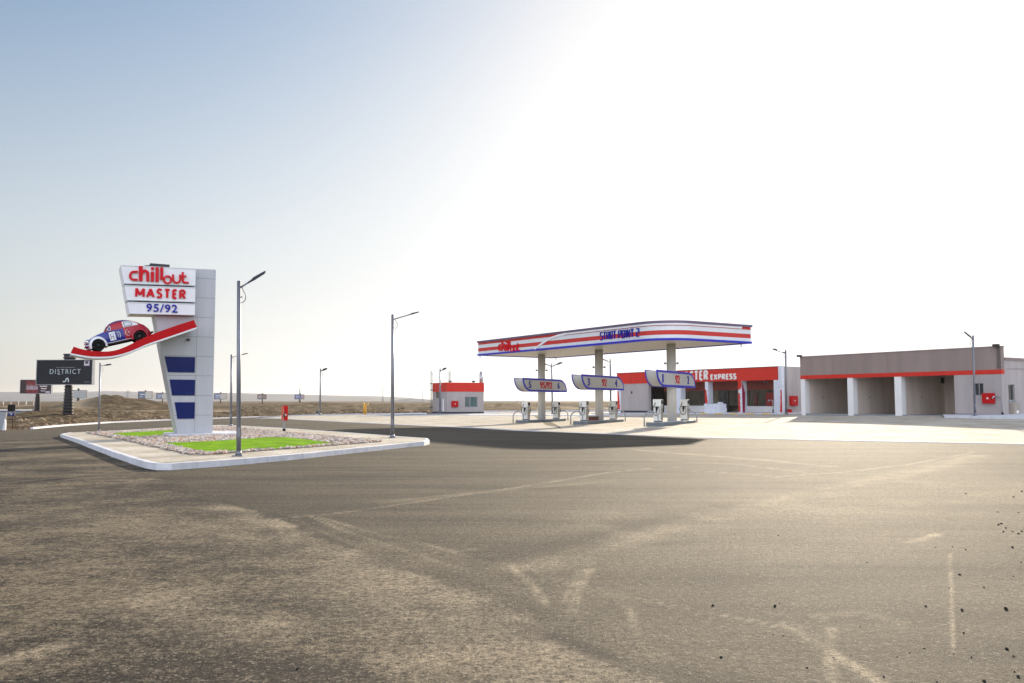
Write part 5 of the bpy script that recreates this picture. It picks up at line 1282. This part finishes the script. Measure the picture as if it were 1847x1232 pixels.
# scaffold beside the kiosk
M_scaf = mat('scaffold tube', (.26,.28,.24), .5, .3, .2, 4)
SY = KP.y+2.5
q = [AT(777, 748, SY), AT(811, 748, SY+1.0)]; zt = AT(777, 669, SY).z; zg = float(g(q[0].x, SY))
t = thing('scaffold', 'light tubular scaffold with crossed braces rising behind the left side of the kiosk', 'scaffold', (q[0].x, SY, zg))
Wd = q[1].x-q[0].x; Hh = zt-zg
for xx in (0, Wd):
    mb = MB()
    for e in (-.09, .09): mb.tube([(xx+e, 0, 0), (xx+e, 0, Hh)], .028, 6)
    z = .3
    while z < Hh-.2: mb.tube([(xx-.09, 0, z), (xx+.09, 0, z)], .016, 5); z += .3
    obj('ladder_frame', mb, M_scaf, t)
    mb = MB()
    for e in (-.09, .09): mb.tube([(xx+e, 1.3, 0), (xx+e, 1.3, Hh)], .028, 6)
    z = .3
    while z < Hh-.2: mb.tube([(xx-.09, 1.3, z), (xx+.09, 1.3, z)], .016, 5); z += .3
    obj('ladder_frame', mb, M_scaf, t)
for za, zb in ((Hh-.45, Hh-1.4), (Hh-1.4, Hh-.45)): obj('brace', MB().tube([(.09, 0, za), (Wd-.09, 0, zb)], .018, 6), M_scaf, t)
for z in (.9, Hh*.55, Hh*.70): obj('bracket', MB().box(-.15, .30, -.05, .05, z-.05, z+.05), M_dark, t)
# yellow vent pipes and the small things on the far edge
P = G(656.5, 747.5, .1); s_ = P.y/F_PX
t = thing('vent_pipes', 'pair of yellow tank vent pipes at the far edge of the forecourt', 'vent pipes', P)
obj('pipe', MB().tube([(0,0,0),(0,0,19*s_),(-.3*s_*3,0,21*s_)], .10, 8), M_yellow, t); obj('pipe', MB().tube([(.24,0,0),(.24,0,17*s_),(.6,0,19*s_)], .10, 8), M_yellow, t); obj('clamp', MB().box(-.16,.40,-.13,.13,10*s_,10.8*s_), M_yellow, t)
P = G(572.5, 748, .1); s_ = P.y/F_PX
t = thing('feeder_box', 'small dark electrical box on a plinth beside the lone far street lamp', 'utility box', P, .2)
obj('cabinet', MB().bbox(-2.6*s_, 2.6*s_, -.3, .3, .12, 7*s_, .03), mat('brown grey enamel', (.07,.06,.05), .6, 0, .2, 3), t); obj('roof', MB().bbox(-3.2*s_, 3.2*s_, -.38, .38, 7*s_+.002, 7.8*s_, .02), M_conc2, t); obj('plinth', MB().box(-2.4*s_, 2.4*s_, -.28, .28, -.1, .119), M_conc, t)

# ------------------------------------------------ billboards on the plain
def dzg(x, y):
    kx = (np.abs(np.degrees(np.arctan2(x, y))-th)).argmin(); rx = (np.abs(math.hypot(x, y)-rr)).argmin(); return float(DZ[rx, kx])
def bill(Y, x0, x1, y0, y1, pc, pw0, pw1, py_b, label, face, deg=0, group='billboards on the plain', cap=None, collar=0, deco=None, back=None):
    """picture extents of board, post centre, post widths (top, foot), foot row"""
    c = AT(pc, py_b, Y); s_ = Y/F_PX; zb = dzg(c.x, Y) if py_b is None else AT(pc, py_b, Y).z
    zb = min(zb, dzg(c.x, Y)-.2)
    fr_ = Frame(c.x, Y, zb, deg)
    t = thing('billboard', label, 'billboard', fr_.O, fr_.a, group)
    X0, Z1 = fr_.on(x0, y0, -.6); X1, Z0 = fr_.on(x1, y1, -.6)
    th_ = .45*max(1, s_*5)
    obj('panel', MB().box(X0, X1, -.6, -.6+th_, Z0, Z1), face, t)
    fm = MB(); e = .10*max(1, s_*8)*.8
    fm.box(X0-e, X1+e, -.68, -.6+th_+.05, Z0-e, Z0-.002).box(X0-e, X1+e, -.68, -.6+th_+.05, Z1+.002, Z1+e).box(X0-e, X0-.002, -.68, -.6+th_+.05, Z0, Z1).box(X1+.002, X1+e, -.68, -.6+th_+.05, Z0, Z1)
    obj('frame', fm, M_conc2 if Y < 200 else M_dark, t)
    w0, w1 = pw0*s_/2, pw1*s_/2
    y_ = -.6+th_+.08+w1
    pm = MB().tube([(0, y_, -.3), (0, y_, Z0-.3), (0, y_, Z1-.1)], [w1, w0, w0*.8], 8 if Y > 200 else 12)
    po = obj('post', pm, M_dark if Y < 200 else mat('rusted post', (.10,.07,.06), .8), t)
    if collar:
        cm = MB(); z = .8
        while z < Z0-.4:
            r_ = w1+(w0-w1)*z/(Z0)+.10; cm.tube([(0, y_, z), (0, y_, z+.14)], [r_, r_], 12); z += collar
        obj('rungs', cm, M_dark, po)
    if cap:
        cw, ct = cap; hz = fr_.on(pc, ct, y_)[1]; cm = MB().tube([(0, y_, Z1+e+.02), (0, y_, hz)], [cw*s_/2*.92, cw*s_/2], 12)
        z = Z1+e+.25
        while collar and z < hz-.1: cm.tube([(0, y_, z), (0, y_, z+.12)], [cw*s_/2+.1]*2, 12); z += .45
        obj('post_cap', cm, M_dark, t)
    return t, fr_, (X0, X1, Z0, Z1)
M_bb = mat('charcoal poster', (.020,.022,.028), .6, 0, .25, .15, spec=.1)
t, f, ex = bill(118, 67.5, 165.5, 650, 693, 117, 12, 17, 757, 'big charcoal billboard reading DI5TRICT left of the price tower', M_bb, -6, cap=(20, 638.5), collar=.42)
pn = [c for c in t.children if c.name.startswith('panel')][0]
M_ink = mat('pale ink', (.42,.48,.50), .6)
def bq(px, py): return f.on(px, py, -.6)
def btxt(s, px0, px1, py0, py1, m=M_ink, bold=0.0, sp=1.1, par=None):
    a = bq(px0, py0); b = bq(px1, py1); return obj('lettering', text_mb(s, a[0], b[0], b[1], a[1], -.601, .02, bold, sp), m, par or pn)
btxt('DI5TRICT', 90.2, 145.3, 666, 674.3, bold=-.008, sp=1.25)
a = bq(104.5, 675.2); b = bq(109, 675.8); obj('underline', MB().box(a[0], b[0], -.62, -.601, b[1], a[1]), M_ink, pn)
a = bq(101.5, 662.2); b = bq(135.5, 663.6); mb = MB(); rq = random.Random(3); x = a[0]
while x < b[0]: w_ = rq.uniform(.06,.16); mb.box(x, x+w_, -.612, -.601, b[1]+rq.uniform(0,.02), a[1]); x += w_+rq.choice([.05,.05,.14])
obj('small_print', mb, mat('dim ink', (.16,.16,.19), .6), pn)
mb = MB(); k_ = 110/1847
pts = [(900,800),(925,815),(960,812),(985,780),(1000,730),(1030,708),(1058,722),(1064,770),(1064,825)]
strokes(mb, [([bq(60+x*k_, 640+y*k_) for x, y in pts],)], .16, -.601, .02); obj('emblem', mb, M_ink, pn)
a = bq(152, 650.6); b = bq(161.3, 659.6); o_ = obj('corner_sticker', MB().box(a[0], b[0], -.62, -.601, b[1], a[1]), mat('lilac sticker', (.45,.40,.46), .6), pn)
a = bq(154, 651.5); b = bq(159.3, 655.8); obj('sticker_mark', MB().box(a[0], b[0], -.63, -.621, b[1], a[1]), M_dark, o_)
btxt('19271', 151.5, 161, 687.5, 690.2, mat('dim ink', (.16,.17,.17), .6))
t, f, ex = bill(165, 37.5, 92, 685.5, 709.5, 64.5, 7, 9, 752, 'smaller black and red billboard partly behind the big charcoal one', mat('black poster', (.022,.008,.010), .6, 0, .3, .2), 0, cap=(5, 679), collar=.5)
pn = [c for c in t.children if c.name.startswith('panel')][0]
rq = random.Random(8)
a = bq(47.5, 686.5); b = bq(68.5, 709); M_pr = mat('red poster print', (.17,.01,.015), .5, 0, .5, 1.5, var2=(.26,.08,.08), spec=.1); obj('poster_picture', MB().box(a[0], b[0], -.62, -.601, b[1], a[1]), M_pr, pn)
a = bq(47.8, 693); b = bq(68.2, 703); mb = MB(); n = 16; top_ = []; 
pl = [(a[0], b[1])]+[(a[0]+(b[0]-a[0])*i/n, b[1]+(a[1]-b[1])*(.55+.45*rq.random())) for i in range(n+1)]+[(b[0], b[1])]
obj('poster_picture', mb.prism(pl, -.64, -.621), mat('pale food print', (.27,.20,.23), .6, 0, .35, 2), pn)
mb = MB()
for (p0, p1, yy) in ((72, 85, 697), (74, 84, 701), (74, 81, 705)):
    L = []; n = 9
    for i in range(n): L.append(bq(p0+(p1-p0)*i/(n-1), yy+rq.uniform(-1.0, .8)))
    strokes(mb, [(L,)], .10 if yy > 704 else .17, -.601, .03)
obj('script_lettering', mb, mat('white ink', (.6,.55,.55), .6), pn)
a = bq(82, 705.5); b = bq(90, 708.8); obj('poster_mark', MB().box(a[0], b[0], -.62, -.601, b[1], a[1]), mat('grey poster mark', (.35,.36,.40), .6), pn)
# blank gridded board
t, f, ex = bill(330, 123.5, 155.5, 704.5, 717.5, 139.5, 5, 5, 729, 'pale blank gridded billboard just right of the big billboard post', mat('bleached board', (.42,.42,.42), .7, 0, .1, .3), 0, cap=(3.6, 700.5))
pn = [c for c in t.children if c.name.startswith('panel')][0]; X0, X1, Z0, Z1 = ex; mb = MB()
for i in range(1, 11): x = X0+(X1-X0)*i/11; mb.box(x-.06, x+.06, -.65, -.601, Z0, Z1)
for i in range(1, 4): z = Z0+(Z1-Z0)*i/4; mb.box(X0, X1, -.66, -.651, z-.05, z+.05)
obj('grid_frame', mb, M_conc2, pn)
FB = [(560, 250, 274, 706.5, 718.5, 261, 726, 'slate'), (640, 282.5, 302, 710, 719, 292, 723, 'slate2'), (680, 387, 408, 710, 719.5, 397, 725, 'two'), (560, 465, 480, 712, 719.5, 472.5, 728, 'brown'), (560, 532, 548, 712, 719.5, 540.3, 728, 'blue')]
LB = ['far slate and white billboard, leftmost of the five small far ones', 'far blue grey billboard half touching the left edge of the price tower', 'far white and blue billboard just right of the price tower', 'far brownish billboard between the tall lamp and the red cabinet', 'far blue billboard with a thin mast behind it']
CCs = {'slate':(.10,.13,.20), 'slate2':(.14,.17,.26), 'two':(.16,.20,.30), 'brown':(.20,.15,.14), 'blue':(.15,.17,.30)}
for (Y, x0, x1, y0, y1, pc, pb, c), lb in zip(FB, LB):
    t, f, ex = bill(Y, x0, x1, y0, y1, pc, 2.2, 2.6, pb, lb, mat(c+' poster', CCs[c], .7, 0, .25, .2), 0, cap=(3.0, y0-2.6), group='small far billboards')
    pn = [q for q in t.children if q.name.startswith('panel')][0]; X0, X1, Z0, Z1 = ex; W = X1-X0; Hh = Z1-Z0
    if c != 'brown': obj('poster_field', MB().box(X0+W*(.5 if c != 'blue' else .72), X1, -.66, -.601, Z0, Z1), mat('pale field', (.42,.40,.36) if c != 'blue' else (.34,.27,.28), .7), pn)
    obj('poster_mark', MB().box(X0+W*.12, X0+W*.46, -.64, -.601, Z0+Hh*.5, Z0+Hh*.68).box(X0+W*.1, X0+W*.3, -.64, -.601, Z0+Hh*.2, Z0+Hh*.3), mat('poster marks', (.42,.44,.50), .7), pn)
# masts and pylon far away
for px, pt, Y, lb in ((230, 704, 1250, 'lattice power pylon faint on the plain left of the tower'), (540.5, 702, 900, 'thin mast behind the far blue billboard'), (690.5, 697, 1200, 'very faint thin mast left of the near hill'), (762, 704, 1150, 'thin faint mast left of the kiosk'), (933, 707, 1150, 'thin faint mast seen under the left price sign'), (943.5, 709, 1250, 'second faint mast beside the first pump')):
    a = AT(px, 724, Y); hgt = AT(px, pt, Y).z; t = thing('far_mast', lb, 'mast', (a.x, Y, -1), 0, 'faint masts on the horizon'); wd = 1.6 if px != 230 else 4.5; mb = MB()
    tp = .25 if px != 230 else .8
    for sx, sy in ((-1,-1),(1,-1),(1,1),(-1,1)): mb.tube([(sx*wd/2, sy*wd/2, 0), (sx*tp, sy*tp, hgt+1)], .14, 4)
    n = 9; prev = None
    for i in range(n+1):
        k_ = i/n; h_ = wd/2+(tp-wd/2)*k_; z = (hgt+1)*k_; r_ = [(-h_,-h_,z),(h_,-h_,z),(h_,h_,z),(-h_,h_,z)]
        mb.tube(r_, .08, 4, closed=True)
        if prev:
            for j in range(4): mb.tube([prev[j], r_[(j+1)%4]], .07, 4)
        prev = r_
    obj('lattice', mb, M_conc2, t)
    if px == 230: obj('crossarm', MB().box(-7, 7, -.3, .3, hgt*.80, hgt*.83).box(-5, 5, -.3, .3, hgt*.92, hgt*.95), M_conc2, t)
    else: obj('mast_tip', MB().tube([(0,0,hgt), (0,0,hgt+6)], .12, 4), M_conc2, t)

# ------------------------------------------------ far left: small board, barrier, wall, fence
P = G(22.5, 773.5, 0); s_ = P.y/F_PX
t = thing('road_sign', 'small black board over a blue panel on a thin post at the left edge', 'road sign', P)
obj('post', MB().tube([(0,0,-.1),(0,0,48*s_)], .045, 8), mat('rusty post', (.12,.05,.05), .7), t)
obj('black_board', MB().bbox(-9*s_, 4.4*s_, -.12, -.05, 31.5*s_, 43.5*s_, .01), M_black, t); 
bb = obj('blue_panel', MB().bbox(-9*s_, 4*s_, -.12, -.05, 22.5*s_, 30.5*s_, .01), mat('deep blue sign', (.01,.012,.09), .4), t)
obj('small_print', MB().box(-7*s_, 2*s_, -.13, -.121, 28*s_, 29*s_), M_ink, bb); obj('small_mark', MB().box(-3*s_, -1*s_, -.13, -.121, 25*s_, 27*s_), M_ink, bb)
a = G(-25, 775, 0); 
P = G(6, 774.5, 0); s_ = P.y/F_PX
t = thing('concrete_barrier', 'grey sloping concrete barrier end cut by the left picture edge', 'barrier', P)
mb = MB().prism([(-60*s_, -.2), (-2*s_, -.2), (4*s_, 31*s_), (-60*s_, 31*s_)], 0, .22); 
obj('block', mb, M_conc2, t); obj('foot', MB().prism([(-2*s_+.002, -.2), (3.4*s_, -.2), (3.4*s_, 12*s_), (2*s_, 18*s_)], -.05, .18), M_conc, t)
Y0 = 165; rnd = random.Random(5)
a = AT(-90, 742, Y0); b = AT(60, 742.5, Y0)
t = thing('boundary_wall', 'low sunlit boundary wall running behind the small road sign at far left', 'wall', (a.x, Y0, dzg((a.x+b.x)/2, Y0)-1.5))
L = b.x-a.x; zt = AT(30, 740.5, Y0).z-t.location.z
obj('wall_face', MB().box(0, L, 0, 1.2, 0, zt), M_conc2, t); obj('wall_cap', MB().box(-.05, L+.05, -.5, 1.5, zt+.002, zt+.18), M_stucco_lt, t)
Y1 = 190; a = AT(-90, 740, Y1); b = AT(60, 740, Y1); t = thing('mesh_fence', 'thin pale wire fence behind the low boundary wall at far left', 'fence', (a.x, Y1, dzg((a.x+b.x)/2, Y1)-.5)); L = b.x-a.x; zt = AT(30, 722, Y1).z-t.location.z
for i in range(12): obj('fence_post', MB().tube([(L*i/11,0,0),(L*i/11,0,zt)], .04, 5), M_polegrey, t)
obj('wire', MB().tube([(0,0,zt*.9),(L,0,zt*.9)], .015, 4).tube([(0,0,zt*.45),(L,0,zt*.45)], .015, 4), M_polegrey, t)

# ------------------------------------------------ crumbs of asphalt on the road
M_cr = mat('dark asphalt crumb', (.020,.017,.015), .95, 0, .2, 20)
CR = [(1286,1093,7),(1398,1094,7),(1406,1088,3),(1325,964,3.2),(1404,966,3.4),(1301,1186,6),(1735,1101,8),(1814,1099,8),(1742,891,4),(1762,946,1),(1801,947,4.5),(1806,945,4),(1814,953,4.5),(1810,960,4),(1826,959,3),(1837,963,5),(1843,959,4),(1826,988,5.5),(1828,897,4),(1843,887,4),(1731,1037,5),(1712,1061,3.6),(1670,1094,5),(1742,992,3.6),(1718,987,3),(1564,1015,3),(1816,1171,7),(1828,1184,5),(1836,1221,7),(1775,1229,6),(1594,1221,6),(1594,1222,3),(1535,1183,3),(1413,1147,4),(1395,1145,3),(1456,1205,4),(1738,1142,5),(1752,1186,4),(1775,1060,4),(1837,925,3),(1688,988,2.6),(1800,924,3),(1830,1212,4),(537,1208,8),(506,1091,3.4),(428,985,3),(239,945,2.2),(1026,1202,4),(1190,1155,3),(714,925,2),(1080,1036,2.4),(1618,1185,3),(1640,1178,3),(1503,1186,3),(1368,1149,2.5),(160,990,2),(30,1020,2),(960,1164,2.6),(1552,1130,2.6),(1667,1170,3),(1842,1015,3.4),(1828,1040,3),(1690,1230,4),(1720,1180,3)]
STb = stone_templates(6, 2, 9)
meshes = []
for vs, fs in STb:
    meshes.append(MB().add([tuple(v) for v in vs], fs, 0, False).mesh('asphalt_crumb', M_cr))
for i, (px, py, sz) in enumerate(CR):
    P = G(px, py, .004); s_ = sz*P.length/F_PX*.52; o = bpy.data.objects.new('asphalt_crumb', meshes[i % 6]); C.objects.link(o)
    o.location = (P.x, P.y, P.z+s_*.38); o.scale = (s_*.75,)*3; o.rotation_euler = (0, 0, i*1.7)
    lone = {(1735,1101): 'larger black crumb of asphalt lying alone low on the right', (1814,1099): 'larger black crumb of asphalt by the right edge beside another big one', (1286,1093): 'black crumb of asphalt, left of a pair at lower centre right', (1398,1094): 'black crumb of asphalt, right of a pair at lower centre right', (537,1208): 'single black crumb of asphalt at the bottom left of the road'}
    tag(o, lone.get((px, py), 'small dark crumb of asphalt scattered on the dusty road'), 'crumb', 'dark asphalt crumbs on the road')
# ------------------------------------------------ air
hz = bpy.data.materials.new('haze'); hz.use_nodes = True; n = hz.node_tree.nodes; n.remove(n['Principled BSDF'])
pv_ = n.new('ShaderNodeVolumePrincipled'); pv_.inputs['Color'].default_value = (.93,.93,.95,1); pv_.inputs['Density'].default_value = HAZE_D; pv_.inputs['Anisotropy'].default_value = .35
hz.node_tree.links.new(pv_.outputs[0], n['Material Output'].inputs['Volume'])
o = obj('haze', MB().box(-14500, 14500, -14500, 14500, -6, 75), hz); tag(o, kind='stuff', label='pale even desert haze over the whole plain', cat='haze')
